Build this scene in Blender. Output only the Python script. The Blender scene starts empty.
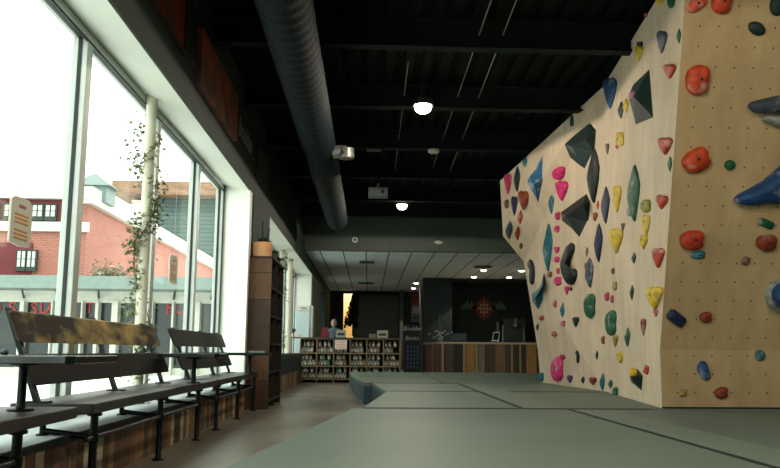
import bpy, math, random
from mathutils import Vector, Matrix, Quaternion
from mathutils.bvhtree import BVHTree
random.seed(7)
C = bpy.context.scene.collection
PI = math.pi

# ------------------------------------------------------------------ camera
F, CX, CY, CAMH = 820.0, 405.0, 234.0, 0.77
cam = bpy.data.cameras.new('camera'); camo = bpy.data.objects.new('camera', cam); C.objects.link(camo)
cam.sensor_width = 36; cam.lens = F * 36 / 780; cam.shift_x = (390 - CX) / 780; cam.clip_end = 300; cam.clip_start = .02
camM = (Matrix.Rotation(-.0427, 3, 'Z') @ Matrix.Rotation(PI / 2 + math.atan(.143), 3, 'X') @ Matrix.Rotation(.0075, 3, 'Z'))
camo.matrix_world = Matrix.Translation((0, 0, CAMH)) @ camM.to_4x4()
bpy.context.scene.camera = camo
EYE = Vector((0, 0, CAMH))
def ray(px, py): return (camM @ Vector(((px - CX) / F, -(py - CY) / F, -1))).normalized()
def on(px, py, ax, val):
    d = ray(px, py); return EYE + d * ((val - EYE[ax]) / d[ax])
def pr(p):
    v = camM.transposed() @ (Vector(p) - EYE); return Vector((CX + F * v.x / -v.z, CY - F * v.y / -v.z))

# ------------------------------------------------------------------ materials
def lin(c):
    return tuple((x / 255 / 12.92) if x / 255 <= .04045 else ((x / 255 + .055) / 1.055) ** 2.4 for x in c) + (1,)
MATS = {}
def mat(name, rgb, rough=.6, metal=0., noise=0., scale=8., rgb2=None, bump=0., stretch=(1, 1, 1), spec=.5, emit=0):
    if name in MATS: return MATS[name]
    m = bpy.data.materials.new(name); m.use_nodes = True; nt = m.node_tree; b = nt.nodes['Principled BSDF']
    b.inputs['Roughness'].default_value = rough; b.inputs['Metallic'].default_value = metal
    b.inputs['Specular IOR Level'].default_value = spec
    b.inputs['Base Color'].default_value = lin(rgb)
    if emit:
        b.inputs['Emission Color'].default_value = lin(rgb); b.inputs['Emission Strength'].default_value = emit
    if noise or rgb2 or bump:
        tc = nt.nodes.new('ShaderNodeTexCoord'); mp = nt.nodes.new('ShaderNodeMapping'); mp.inputs['Scale'].default_value = stretch
        n = nt.nodes.new('ShaderNodeTexNoise'); n.inputs['Scale'].default_value = scale; n.inputs['Detail'].default_value = 5
        nt.links.new(tc.outputs['Object'], mp.inputs[0]); nt.links.new(mp.outputs[0], n.inputs['Vector'])
        if noise or rgb2:
            r = nt.nodes.new('ShaderNodeValToRGB')
            a = lin(rgb); b2 = lin(rgb2) if rgb2 else tuple(max(0, x * (1 - noise)) for x in a[:3]) + (1,)
            r.color_ramp.elements[0].color = b2; r.color_ramp.elements[1].color = a
            r.color_ramp.elements[0].position = .36; r.color_ramp.elements[1].position = .62
            nt.links.new(n.outputs['Fac'], r.inputs[0]); nt.links.new(r.outputs[0], b.inputs['Base Color'])
        if bump:
            bp = nt.nodes.new('ShaderNodeBump'); bp.inputs['Strength'].default_value = bump; bp.inputs['Distance'].default_value = .02
            nt.links.new(n.outputs['Fac'], bp.inputs['Height']); nt.links.new(bp.outputs[0], b.inputs['Normal'])
    MATS[name] = m; return m

def planks(name, cols, width, axis, rough=.6, gap=.03, seed=0, grain=(2, 2, 30)):
    """vertical boards of varied tone along one object axis"""
    m = bpy.data.materials.new(name); m.use_nodes = True; nt = m.node_tree; b = nt.nodes['Principled BSDF']; b.inputs['Roughness'].default_value = rough
    N, L = nt.nodes.new, nt.links.new
    tc = N('ShaderNodeTexCoord'); sp = N('ShaderNodeSeparateXYZ'); L(tc.outputs['Object'], sp.inputs[0])
    dv = N('ShaderNodeMath'); dv.operation = 'DIVIDE'; dv.inputs[1].default_value = width; L(sp.outputs[axis], dv.inputs[0])
    fl = N('ShaderNodeMath'); fl.operation = 'FLOOR'; L(dv.outputs[0], fl.inputs[0])
    fr = N('ShaderNodeMath'); fr.operation = 'FRACT'; L(dv.outputs[0], fr.inputs[0])
    wn = N('ShaderNodeTexWhiteNoise'); wn.noise_dimensions = '1D'; ad = N('ShaderNodeMath'); ad.inputs[1].default_value = seed + .37
    L(fl.outputs[0], ad.inputs[0]); L(ad.outputs[0], wn.inputs['W'])
    r = N('ShaderNodeValToRGB'); r.color_ramp.interpolation = 'CONSTANT'
    while len(r.color_ramp.elements) < len(cols): r.color_ramp.elements.new(.5)
    for i, c in enumerate(cols):
        r.color_ramp.elements[i].position = i / len(cols); r.color_ramp.elements[i].color = lin(c)
    L(wn.outputs['Value'], r.inputs[0])
    mp = N('ShaderNodeMapping'); mp.inputs['Scale'].default_value = grain; nz = N('ShaderNodeTexNoise'); nz.inputs['Scale'].default_value = 3; nz.inputs['Detail'].default_value = 6
    L(tc.outputs['Object'], mp.inputs[0]); L(mp.outputs[0], nz.inputs['Vector'])
    mr = N('ShaderNodeMapRange'); mr.inputs[1].default_value = .3; mr.inputs[2].default_value = .7; mr.inputs[3].default_value = .6; mr.inputs[4].default_value = 1.15; L(nz.outputs['Fac'], mr.inputs[0])
    mx = N('ShaderNodeMix'); mx.data_type = 'RGBA'; mx.blend_type = 'MULTIPLY'; mx.inputs[0].default_value = 1; L(r.outputs[0], mx.inputs[6]); L(mr.outputs[0], mx.inputs[7])
    g = N('ShaderNodeMath'); g.operation = 'GREATER_THAN'; g.inputs[1].default_value = gap; L(fr.outputs[0], g.inputs[0])
    m2 = N('ShaderNodeMix'); m2.data_type = 'RGBA'; m2.inputs[6].default_value = (.01, .008, .006, 1); L(g.outputs[0], m2.inputs[0]); L(mx.outputs[2], m2.inputs[7])
    L(m2.outputs[2], b.inputs['Base Color']); return m

def dotgrid(name, rgb, rgb2, pitch, ox, oy, dotr, axes=('X', 'Z'), dots=True, blotch=.8):
    """plywood with rows of bolt holes and faint chalk scuffs"""
    m = bpy.data.materials.new(name); m.use_nodes = True; nt = m.node_tree; b = nt.nodes['Principled BSDF']; b.inputs['Roughness'].default_value = .7; b.inputs['Specular IOR Level'].default_value = .25
    N, L = nt.nodes.new, nt.links.new
    tc = N('ShaderNodeTexCoord')
    mp = N('ShaderNodeMapping'); mp.inputs['Scale'].default_value = (1, 1, .25); L(tc.outputs['Object'], mp.inputs[0])
    nz = N('ShaderNodeTexNoise'); nz.inputs['Scale'].default_value = 5; nz.inputs['Detail'].default_value = 8; nz.inputs['Roughness'].default_value = .65; L(mp.outputs[0], nz.inputs['Vector'])
    r = N('ShaderNodeValToRGB'); r.color_ramp.elements[0].position = .3; r.color_ramp.elements[1].position = .7
    r.color_ramp.elements[0].color = lin(rgb2); r.color_ramp.elements[1].color = lin(rgb); L(nz.outputs['Fac'], r.inputs[0])
    n2 = N('ShaderNodeTexNoise'); n2.inputs['Scale'].default_value = 1.3; n2.inputs['Detail'].default_value = 3; L(tc.outputs['Object'], n2.inputs['Vector'])
    r2 = N('ShaderNodeValToRGB'); r2.color_ramp.elements[0].position = .35; r2.color_ramp.elements[1].position = .65
    r2.color_ramp.elements[0].color = (blotch,) * 3 + (1,); r2.color_ramp.elements[1].color = (1, 1, 1, 1); L(n2.outputs['Fac'], r2.inputs[0])
    mu = N('ShaderNodeMix'); mu.data_type = 'RGBA'; mu.blend_type = 'MULTIPLY'; mu.inputs[0].default_value = 1; L(r.outputs[0], mu.inputs[6]); L(r2.outputs[0], mu.inputs[7])
    out = mu.outputs[2]
    if dots:
        sp = N('ShaderNodeSeparateXYZ'); L(tc.outputs['Object'], sp.inputs[0]); sq = []
        for a, o in zip(axes, (ox, oy)):
            s = N('ShaderNodeMath'); s.operation = 'SUBTRACT'; s.inputs[1].default_value = o; L(sp.outputs[a], s.inputs[0])
            d = N('ShaderNodeMath'); d.operation = 'DIVIDE'; d.inputs[1].default_value = pitch; L(s.outputs[0], d.inputs[0])
            f = N('ShaderNodeMath'); f.operation = 'FRACT'; L(d.outputs[0], f.inputs[0])
            c = N('ShaderNodeMath'); c.operation = 'SUBTRACT'; c.inputs[1].default_value = .5; L(f.outputs[0], c.inputs[0])
            q = N('ShaderNodeMath'); q.operation = 'POWER'; q.inputs[1].default_value = 2; ab = N('ShaderNodeMath'); ab.operation = 'ABSOLUTE'; L(c.outputs[0], ab.inputs[0]); L(ab.outputs[0], q.inputs[0]); sq.append(q)
        su = N('ShaderNodeMath'); L(sq[0].outputs[0], su.inputs[0]); L(sq[1].outputs[0], su.inputs[1])
        lt = N('ShaderNodeMath'); lt.operation = 'LESS_THAN'; lt.inputs[1].default_value = (dotr / pitch) ** 2; L(su.outputs[0], lt.inputs[0])
        m2 = N('ShaderNodeMix'); m2.data_type = 'RGBA'; L(lt.outputs[0], m2.inputs[0]); L(out, m2.inputs[6]); m2.inputs[7].default_value = lin((62, 46, 30)); out = m2.outputs[2]
    L(out, b.inputs['Base Color']); return m

def glass_mat(name='window glass', tint=(.93, .97, .95)):
    m = bpy.data.materials.new(name); m.use_nodes = True; nt = m.node_tree; nt.nodes.clear()
    o = nt.nodes.new('ShaderNodeOutputMaterial'); mx = nt.nodes.new('ShaderNodeMixShader'); t = nt.nodes.new('ShaderNodeBsdfTransparent'); g = nt.nodes.new('ShaderNodeBsdfGlossy')
    t.inputs[0].default_value = tint + (1,); g.inputs['Roughness'].default_value = .03; mx.inputs[0].default_value = .05
    nt.links.new(t.outputs[0], mx.inputs[1]); nt.links.new(g.outputs[0], mx.inputs[2]); nt.links.new(mx.outputs[0], o.inputs[0]); return m

def brick_mat(name, c1, c2, mortar, sc=1.0):
    m = bpy.data.materials.new(name); m.use_nodes = True; nt = m.node_tree; b = nt.nodes['Principled BSDF']; b.inputs['Roughness'].default_value = .9
    N, L = nt.nodes.new, nt.links.new
    tc = N('ShaderNodeTexCoord'); sp = N('ShaderNodeSeparateXYZ'); cb = N('ShaderNodeCombineXYZ'); ad = N('ShaderNodeMath')
    L(tc.outputs['Object'], sp.inputs[0]); L(sp.outputs['X'], ad.inputs[0]); L(sp.outputs['Y'], ad.inputs[1]); L(ad.outputs[0], cb.inputs[0]); L(sp.outputs['Z'], cb.inputs[1])
    br = N('ShaderNodeTexBrick'); br.inputs['Color1'].default_value = lin(c1); br.inputs['Color2'].default_value = lin(c2); br.inputs['Mortar'].default_value = lin(mortar)
    br.inputs['Scale'].default_value = sc; br.inputs['Brick Width'].default_value = .24; br.inputs['Row Height'].default_value = .09; br.inputs['Mortar Size'].default_value = .008
    L(cb.outputs[0], br.inputs['Vector']); L(br.outputs['Color'], b.inputs['Base Color']); return m

# ------------------------------------------------------------------ mesh builder
class MB:
    def __init__(s): s.v = []; s.f = []; s.m = []; s.mats = []
    def _mi(s, mt):
        if mt is None: return 0
        if mt not in s.mats: s.mats.append(mt)
        return s.mats.index(mt)
    def add(s, vs, fs, mt=None):
        b = len(s.v); s.v += [tuple(x) for x in vs]; k = s._mi(mt)
        for f in fs: s.f.append([b + i for i in f]); s.m.append(k)
        return s
    def box(s, x0, x1, y0, y1, z0, z1, mt=None):
        vs = [(x, y, z) for x in (x0, x1) for y in (y0, y1) for z in (z0, z1)]
        return s.add(vs, [(0, 1, 3, 2), (4, 6, 7, 5), (0, 4, 5, 1), (2, 3, 7, 6), (0, 2, 6, 4), (1, 5, 7, 3)], mt)
    def bbox(s, x0, x1, y0, y1, z0, z1, r=.006, mt=None):
        """box with chamfered vertical and top edges"""
        r = min(r, abs(x1 - x0) / 3, abs(y1 - y0) / 3, abs(z1 - z0) / 3)
        def ring(z, i): return [(x0 + i + c, y0 + i, z) if k == 0 else (x1 - i - c, y0 + i, z) if k == 1 else (x1 - i, y0 + i + c, z) if k == 2 else (x1 - i, y1 - i - c, z) if k == 3 else (x1 - i - c, y1 - i, z) if k == 4 else (x0 + i + c, y1 - i, z) if k == 5 else (x0 + i, y1 - i - c, z) if k == 6 else (x0 + i, y0 + i + c, z) for k in range(8) for c in (r,)]
        rs = [ring(z0, r * .5), ring(z0 + r, 0), ring(z1 - r, 0), ring(z1, r * .5)]
        return s.loft(rs, mt=mt)
    def loft(s, rings, cap=True, mt=None, closed=True):
        n = len(rings[0]); vs = [p for r in rings for p in r]; fs = []
        for i in range(len(rings) - 1):
            for j in range(n if closed else n - 1):
                k = (j + 1) % n; fs.append((i * n + j, i * n + k, (i + 1) * n + k, (i + 1) * n + j))
        if cap: fs.append(tuple(range(n))[::-1]); fs.append(tuple(range((len(rings) - 1) * n, len(rings) * n)))
        return s.add(vs, fs, mt)
    def tube(s, pts, r, n=10, mt=None):
        pts = [Vector(p) for p in pts]; rings = []
        rr = r if isinstance(r, (list, tuple)) else [r] * len(pts)
        for i, p in enumerate(pts):
            d = (pts[min(i + 1, len(pts) - 1)] - pts[max(i - 1, 0)]).normalized()
            up = Vector((0, 0, 1)) if abs(d.z) < .9 else Vector((1, 0, 0)); a = d.cross(up).normalized(); b = a.cross(d)
            rings.append([p + a * math.cos(2 * PI * j / n) * rr[i] + b * math.sin(2 * PI * j / n) * rr[i] for j in range(n)])
        return s.loft(rings, mt=mt)
    def lathe(s, prof, n=20, c=(0, 0, 0), mt=None):
        return s.loft([[(c[0] + r * math.cos(2 * PI * j / n), c[1] + r * math.sin(2 * PI * j / n), c[2] + z) for j in range(n)] for r, z in prof], mt=mt)
    def ball(s, c, rx, ry, rz, n=12, mt=None):
        return s.loft([[(c[0] + rx * math.sin(t) * math.cos(2 * PI * j / n), c[1] + ry * math.sin(t) * math.sin(2 * PI * j / n), c[2] - rz * math.cos(t)) for j in range(n)] for t in [max(.05, min(PI - .05, PI * k / 8)) for k in range(9)]], mt=mt)
    def prism(s, poly, lo, hi, axis=2, mt=None):
        """poly in the two other axes, extruded along axis"""
        def P(a, b, h): return [(h, a, b), (a, h, b), (a, b, h)][axis]
        return s.loft([[P(a, b, lo) for a, b in poly], [P(a, b, hi) for a, b in poly]], mt=mt)
    def build(s, name, m=None, parent=None, smooth=False, loc=(0, 0, 0), bevel=0):
        me = bpy.data.meshes.new(name); me.from_pydata(s.v, [], s.f)
        mm = s.mats if s.mats else [m]
        for x in mm: me.materials.append(x)
        if s.mats:
            for p, k in zip(me.polygons, s.m): p.material_index = k
        import bmesh
        bm = bmesh.new(); bm.from_mesh(me); bmesh.ops.recalc_face_normals(bm, faces=bm.faces); bm.to_mesh(me); bm.free()
        if smooth:
            for p in me.polygons: p.use_smooth = True
            try: me.set_sharp_from_angle(angle=math.radians(50))
            except Exception: pass
        o = bpy.data.objects.new(name, me); C.objects.link(o); o.location = loc
        if parent: o.parent = parent
        if bevel:
            b = o.modifiers.new('b', 'BEVEL'); b.width = bevel; b.segments = 2; b.limit_method = 'ANGLE'
        return o
def tag(o, label, cat, group=None, kind=None):
    o['label'] = label; o['category'] = cat
    if group: o['group'] = group
    if kind: o['kind'] = kind
    return o
def thing(name, label, cat, loc=(0, 0, 0), group=None, rz=0):
    o = bpy.data.objects.new(name, None); C.objects.link(o); o.location = loc; o.rotation_euler = (0, 0, rz); o.empty_display_size = .1
    return tag(o, label, cat, group)
def struct(o): o['kind'] = 'structure'; return o
def sempty(name):
    o = bpy.data.objects.new(name, None); C.objects.link(o); return struct(o)
def copy_tree(o, parent=None):
    c = o.copy(); C.objects.link(c); c.parent = parent
    for ch in list(o.children): copy_tree(ch, c)
    return c
def text(name, body, size, m, parent, loc, rot, depth=.004, font_shear=0):
    cu = bpy.data.curves.new(name, 'FONT'); cu.body = body; cu.size = size; cu.extrude = depth; cu.align_x = 'CENTER'; cu.align_y = 'CENTER'; cu.shear = font_shear
    t = bpy.data.objects.new(name, cu); C.objects.link(t); bpy.context.view_layer.update()
    dg = bpy.context.evaluated_depsgraph_get(); me = bpy.data.meshes.new_from_object(t.evaluated_get(dg)); bpy.data.objects.remove(t)
    me.materials.clear(); me.materials.append(m)
    o = bpy.data.objects.new(name, me); C.objects.link(o); o.location = loc; o.rotation_euler = rot
    if parent: o.parent = parent
    return o

# common materials
DARK = mat('dark green black paint', (26, 42, 38), .7, noise=.25, scale=2)
WALLD = mat('charcoal green wall', (44, 57, 51), .75, noise=.15, scale=1.5)
CEILM = mat('black ceiling deck', (6, 15, 11), .9, spec=.15, noise=.2, scale=3)
WHITE = mat('white painted plaster', (232, 234, 226), .6, noise=.05, scale=2)
FRAME = mat('pale aluminium frame', (208, 216, 212), .4, .1, noise=.06, scale=5)
GASK = mat('black gasket', (16, 26, 34), .5)
PIPE = mat('black iron pipe', (16, 24, 26), .42, .6, noise=.2, scale=20)
SEATM = mat('dark stained plank', (48, 43, 39), .4, noise=.35, scale=4, stretch=(3, .6, 3), rgb2=(30, 27, 25), bump=.1)
BACKM = mat('weathered dark board', (40, 39, 34), .75, spec=.2, scale=2.2, stretch=(2, 1, 2), rgb2=(34, 32, 28))
GLASS = glass_mat()

# ------------------------------------------------------------------ room shell
XW, XG, XG2 = -1.62, -2.08, -2.12       # wall face, near glass, far glass
XR, YB, YF, ZC = 9.0, -5.0, 34.3, 4.12
W1, W2 = (-4.6, 10.93), (13.15, 22.9)
ZH, ZS = 2.9, .31
fl = MB().box(-2.7, XR + .3, YB - .3, YF + .3, -.2, 0)
concrete = mat('worn concrete', (140, 134, 118), .36, scale=.9, rgb2=(110, 104, 92), bump=.02, spec=.5)
struct(fl.build('floor', concrete))
# ceiling deck with ribs running along the room
cm = MB(); prof = []
x = -2.7
while x < XR + .3:
    prof += [(x, ZC), (x + .10, ZC), (x + .12, ZC + .05), (x + .20, ZC + .05), (x + .22, ZC)]; x += .22
top = [(p[0], p[1]) for p in prof]
poly = top + [(prof[-1][0], ZC + .3), (-2.7, ZC + .3)]
cm.loft([[(a, YB - .3, b) for a, b in poly], [(a, YF + .3, b) for a, b in poly]], cap=False)
cm.box(-2.7, XR + .3, YB - .3, YF + .3, ZC + .28, ZC + .32)
struct(cm.build('ceiling', CEILM))
# left wall: solid pieces around the window openings
wl = MB()
for y0, y1, z0, z1, xo in ((YB, W1[1] + .4, ZH + .24, ZC, XG - .1), (W1[1] + .4, W2[0], ZH + .0, ZC, XG - .06), (W2[0], YF, ZH + .0, ZC, XG2 - .1), (W1[1] + .35, W2[0] - .02, 0, ZH, XG - .06), (23.1, 27.4, 0, ZH, -2.1), (30.5, YF, 0, ZH, -2.1), (27.4, 30.5, 0, 1.0, -2.1)):
    wl.box(XW - .02, XW, y0, y1, min(z0, ZH) if z0 > 1.5 else z0, z1)
    wl.box(xo, XW - .02, y0, y1, z0 + (.002 if z0 else 0), z1 + (0 if z0 else .0))
struct(wl.build('wall_left', WALLD))
struct(MB().box(-2.7, XR, YB - .2, YB, 0, ZC).build('wall_near', WALLD))
struct(MB().box(XR, XR + .2, YB, YF, 0, ZC).build('wall_right', WALLD))
# back wall with lit doorway opening (X -1.05..-.72)
dx0, dx1, dz1 = on(343.6, 300, 1, YF).x, on(353.6, 300, 1, YF).x, on(348, 293.5, 1, YF).z
bw = MB().box(-2.7, dx0, YF, YF + .2, 0, ZC).box(dx1, XR, YF, YF + .2, 0, ZC).box(dx0, dx1, YF, YF + .2, dz1, ZC)
struct(bw.build('wall_back', DARK))
dn = sempty('door_1')
MB().box(dx0 - .06, dx0, YF - .03, YF + .02, 0, dz1 + .06).box(dx1, dx1 + .06, YF - .03, YF + .02, 0, dz1 + .06).box(dx0, dx1, YF - .03, YF + .02, dz1, dz1 + .06).build('door_frame', DARK, dn)
struct(MB().box(dx0 - .6, dx1 + .6, YF + 1.4, YF + 1.5, 0, ZC).box(dx0 - .6, dx0 - .5, YF + .2, YF + 1.4, 0, ZC).box(dx1 + .5, dx1 + .6, YF + .2, YF + 1.4, 0, ZC).build('wall_corridor', mat('ochre wall', (232, 204, 140), .7, noise=.1)))
L = bpy.data.lights.new('corridor lamp', 'AREA'); L.size = .6; L.energy = 60; L.color = (1, .93, .75)
lo = bpy.data.objects.new('corridor lamp', L); C.objects.link(lo); lo.location = ((dx0 + dx1) / 2, YF + .75, 3.9)
# white reveals and soffit of both window bays
sf = MB()
sf.loft([[(XW - .001, yy, ZH), (XG - .03, yy, ZH + .15), (XG - .03, yy, ZH + .22), (XW - .021, yy, ZH + .22), (XW - .021, yy, ZH + .03), (XW - .001, yy, ZH + .03)] for yy in (W1[0], W1[1] + .35)])
sf.loft([[(XW - .001, W1[1], z), (XG + .06, W1[1] + .33, z), (XG - .03, W1[1] + .33, z), (XG - .03, W1[1] + .45, z), (XW - .021, W1[1] + .45, z), (XW - .021, W1[1] + .215, z), (XW - .001, W1[1] + .215, z)] for z in (0, ZH + .17)])
sf.box(XG2 - .02, XW - .001, W2[0], W2[1] + .2, ZH - .02, ZH + .02)
sf.box(XG2 - .02, XW - .001, W2[1], W2[1] + .2, 0, ZH)
sf.box(XG2 - .02, XW - .03, W2[0] - .015, W2[0] + .04, 0, ZH)
for o in [sf.build('trim_1', WHITE)]: struct(o)
# knee wall of upright boards with pale ledge
kn = planks('reclaimed knee wall boards', [(136, 100, 66), (96, 72, 48), (158, 118, 76), (70, 56, 42), (196, 182, 150), (120, 84, 54), (84, 62, 42), (150, 112, 74), (110, 82, 54)], .115, 'Y', .65, .06, 3)
bb = MB().box(XG - .03, XW + .02, W1[0], W1[1], 0, ZS - .03)
struct(bb.build('baseboard_left', kn))
struct(MB().box(XG2, XW + .02, W2[0] - .1, W2[1], 0, ZS).box(XW - .0, XW + .02, W1[1], W2[0] - .1, 0, ZS).build('baseboard_left_far', kn))
struct(MB().box(XG - .03, XW + .014, W1[0], W1[1] + .2, ZS - .03, ZS).build('trim_2', mat('pale ledge paint', (200, 212, 212), .5, noise=.12, scale=3)))
struct(MB().box(XW + .015, XW + .035, W1[0], W1[1], ZS - .035, ZS + .004).build('trim_3', DARK))

# windows
def window(idx, x, y0, y1, mull, z0, z1, zh2=None):
    w = sempty('window_%d' % idx)
    f = MB()
    f.box(x - .05, x + .05, y0, y1, z0, z0 + .07).box(x - .05, x + .05, y0, y1, z1 - .09, z1)
    f.box(x - .05, x + .05, y0, y0 + .07, z0, z1).box(x - .05, x + .05, y1 - .07, y1, z0, z1)
    f.build('window_frame', FRAME, w, bevel=.006)
    g = MB().box(x + .045, x + .056, y0, y1, z1 - .118, z1 - .098).box(x + .045, x + .056, y0, y1, z1 - .03, z1 - .02)
    g.box(x - .012, x + .014, y0, y1, z1 - .096, z1 - .085).box(x - .012, x + .014, y1 - .082, y1 - .066, z0, z1 - .09).box(x + .046, x + .057, y1 - .03, y1 - .012, z0, z1)
    g.build('window_gasket', GASK, w)
    ys = [y0] + mull + [y1]
    for m_ in mull:
        MB().box(x - .055, x + .055, m_ - .055, m_ + .055, z0 + .07, z1 - .09).build('mullion', FRAME, w, bevel=.006)
        MB().box(x - .012, x + .014, m_ - .062, m_ + .062, z0 + .07, z1 - .09).build('mullion_gasket', GASK, w)
    for a, b in zip(ys, ys[1:]):
        MB().box(x - .004, x + .004, a + .05, b - .05, z0 + .06, z1 - .08).build('pane', GLASS, w)
    return w
m1 = [5.74 - 1.95 * k for k in (5, 4, 3, 2, 1)] + [5.74, 7.72, 9.62]
window(1, XG, W1[0], W1[1] + .33, m1, ZS, ZH + .155)
m2 = [W2[0] + 1.9 * k for k in (1, 2, 3, 4)]
window(2, XG2, W2[0] + .05, W2[1], m2, ZS, ZH - .02)
window(3, -1.95, 27.4, 30.5, [], 1.0, ZH)
# far dark soffit bulkhead and drop ceiling
YK = 20.3; ZD = 3.245
struct(MB().box(XW, XR, YK, YK + .25, ZD, ZC).build('wall_bulkhead', mat('bulkhead paint', (72, 82, 74), .6, noise=.1)))
def tiles(name):
    m = bpy.data.materials.new(name); m.use_nodes = True; nt = m.node_tree; b = nt.nodes['Principled BSDF']; b.inputs['Roughness'].default_value = .8
    N, Lk = nt.nodes.new, nt.links.new; tc = N('ShaderNodeTexCoord'); mp = N('ShaderNodeMapping'); Lk(tc.outputs['Object'], mp.inputs[0])
    mp.inputs['Location'].default_value = (.1, .3, 0)
    br = N('ShaderNodeTexBrick'); br.offset = 0; br.inputs['Color1'].default_value = lin((208, 216, 220)); br.inputs['Color2'].default_value = lin((198, 208, 212)); br.inputs['Mortar'].default_value = lin((70, 74, 74))
    br.inputs['Scale'].default_value = 1; br.inputs['Brick Width'].default_value = .58; br.inputs['Row Height'].default_value = 3.6; br.inputs['Mortar Size'].default_value = .018
    Lk(mp.outputs[0], br.inputs['Vector']); Lk(br.outputs[0], b.inputs['Base Color']); return m
struct(MB().box(XW, XR, YK + .25, YF, ZD, ZD + .05).build('ceiling_tiles', tiles('ceiling tile')))

# ------------------------------------------------------------------ outdoors
SNOW = mat('snow', (240, 241, 236), .8, noise=.03, scale=.5)
struct(MB().box(-70, -2.75, -40, 120, -.3, -.08).build('ground_snow', SNOW))
BR = brick_mat('red brick', (176, 104, 90), (160, 94, 82), (176, 146, 136))
BRD = brick_mat('maroon brick', (122, 50, 54), (108, 44, 50), (110, 70, 70))
TRIMW = mat('pale stone trim', (214, 214, 204), .7, noise=.06)
TEAL = mat('grey green metal roof', (124, 140, 136), .5, noise=.1)
GLD = mat('dark shop glass', (38, 50, 52), .15, 0, noise=.3, scale=1)
GLL = mat('pale window glass', (206, 214, 206), .2, noise=.1)
bd = thing('brick_building', 'two-storey red brick building across the snowy yard with snow on its roof', 'building', (-11, 32, -.1))
X0 = -11.05
MB().box(-22, 0, 0, .3, 0, 6.75).build('front_wall', BR, bd)
MB().box(-.3, 0, .3, 28.8, 0, 6.75).build('side_wall', BR, bd)
MB().box(-22, -1.0, -.06, 0, 5.72, 6.62).build('upper_band', BRD, bd)
MB().box(-22, -2.0, -.08, 0, 0, 4.9).build('lower_band', BRD, bd)
MB().box(-22, .2, -.35, .3, 6.6, 6.9).build('cornice', TRIMW, bd)
MB().box(-22, .1, -.16, 0, 5.35, 5.72).build('stone_band', TRIMW, bd)
MB().loft([[(.25, -.3, 6.45), (.25, 28.8, 6.45), (-.2, 28.8, 6.45), (-.2, -.3, 6.45)], [(.25, -.3, 7.1), (.25, 28.8, 7.1), (-.2, 28.8, 7.1), (-.2, -.3, 7.1)]]).build('eave', TRIMW, bd)
MB().prism([(-.3, 7.0), (-6, 7.6), (-22, 7.6), (-22, 6.9), (-.3, 6.9)], .3, 28.8, 1).build('roof', SNOW, bd)
def ext_window(x0, x1, z0, z1, y):
    w = MB().box(x0, x1, y - .12, y, z0, z1).build('window', mat('dark sash', (50, 58, 52), .6), bd)
    g = MB(); n = 2
    for i in range(n):
        for j in range(2):
            a = x0 + .06 + i * (x1 - x0 - .06) / n; b = x0 + (i + 1) * (x1 - x0 - .06) / n; c = z0 + .16 + j * (z1 - z0 - .2) / 2; d = z0 + .13 + (j + 1) * (z1 - z0 - .2) / 2
            g.box(a, b, y - .15, y - .121, c, d)
    g.build('pane', GLL, w)
for xa in (32, 45, 18, 4, -12, -26):
    a = on(xa, 215, 1, 31.9).x + 11; ext_window(a, a + .46, 5.76, 6.42, -.06)
for xa in (17, 27, -18):
    a = on(xa, 260, 1, 31.9).x + 11; ext_window(a, a + .4, 3.8, 4.62, -.08)
tu = MB().box(-.9, .4, .8, 2.0, 6.7, 7.35).loft([[(-1.1, .6, 7.35), (.6, .6, 7.35), (.6, 2.2, 7.35), (-1.1, 2.2, 7.35)], [(-.3, 1.3, 7.95), (-.2, 1.3, 7.95), (-.2, 1.5, 7.95), (-.3, 1.5, 7.95)]])
tu.build('turret', TEAL, bd)
# siding building beyond
sb = thing('siding_building', 'tall building with grey horizontal siding under a brown overhanging roof, beyond the brick wall', 'building', (0, 62, -.1))
sx0, sx1 = on(128, 190, 1, 62).x, on(262, 190, 1, 62).x
ztop = on(170, 184, 1, 62).z
MB().box(sx0 + .6, sx1, 0, 3, 0, ztop - .9).build('siding_wall', planks('grey green siding', [(84, 104, 100), (74, 94, 92), (90, 110, 106)], .32, 'Z', .7, .12), sb)
MB().box(on(118, 190, 1, 62).x, sx1, -1.5, 3, ztop - 1.0, ztop).build('roof_overhang', mat('brown wood fascia', (150, 116, 92), .7, scale=1, rgb2=(112, 84, 68), stretch=(1, 1, 6)), sb)
# shop front with canopy, nearer
sh = thing('shop_front', 'single-storey shop front with a pale flat canopy and red window lettering', 'building', (0, 28, -.1))
zc0, zc1 = on(100, 292, 1, 28).z + .1, on(100, 279, 1, 28).z + .1
MB().box(-24, -3.0, .3, .5, 0, zc0).build('shop_glass', GLD, sh)
MB().box(-24, -3.0, -1.2, 3.4, zc0 + .03, zc1).build('canopy', TEAL, sh)
MB().box(-24, -3.0, .1, .5, zc0 - .35, zc0 + .16).build('fascia', TRIMW, sh)
MB().box(-24, -3.0, .1, .5, 0, .25).build('plinth', TRIMW, sh)
for xp, wd in ((-30, 4), (22, 4), (52, 1.5), (82, 1.5), (97, 3), (115, 6), (152, 2), (173, 2), (197, 6), (215, 2), (236, 4), (274, 3), (290, 3)):
    a, b = on(xp - wd / 2, 310, 1, 28).x, on(xp + wd / 2, 310, 1, 28).x
    MB().box(a, b, -.05, .35, 0, zc0 - .3).build('post', TRIMW, sh)
for xp in (10, 45, 88, 128, 166, 205):
    a = on(xp, 290, 1, 27).x
    MB().tube([(a, .1, zc0 - .2), (a + .35, -1.1, zc0 + .22)], .035, 6).build('bracket', mat('dark steel', (50, 64, 66), .5), sh)
RED = mat('red vinyl lettering', (196, 52, 44), .5)
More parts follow.
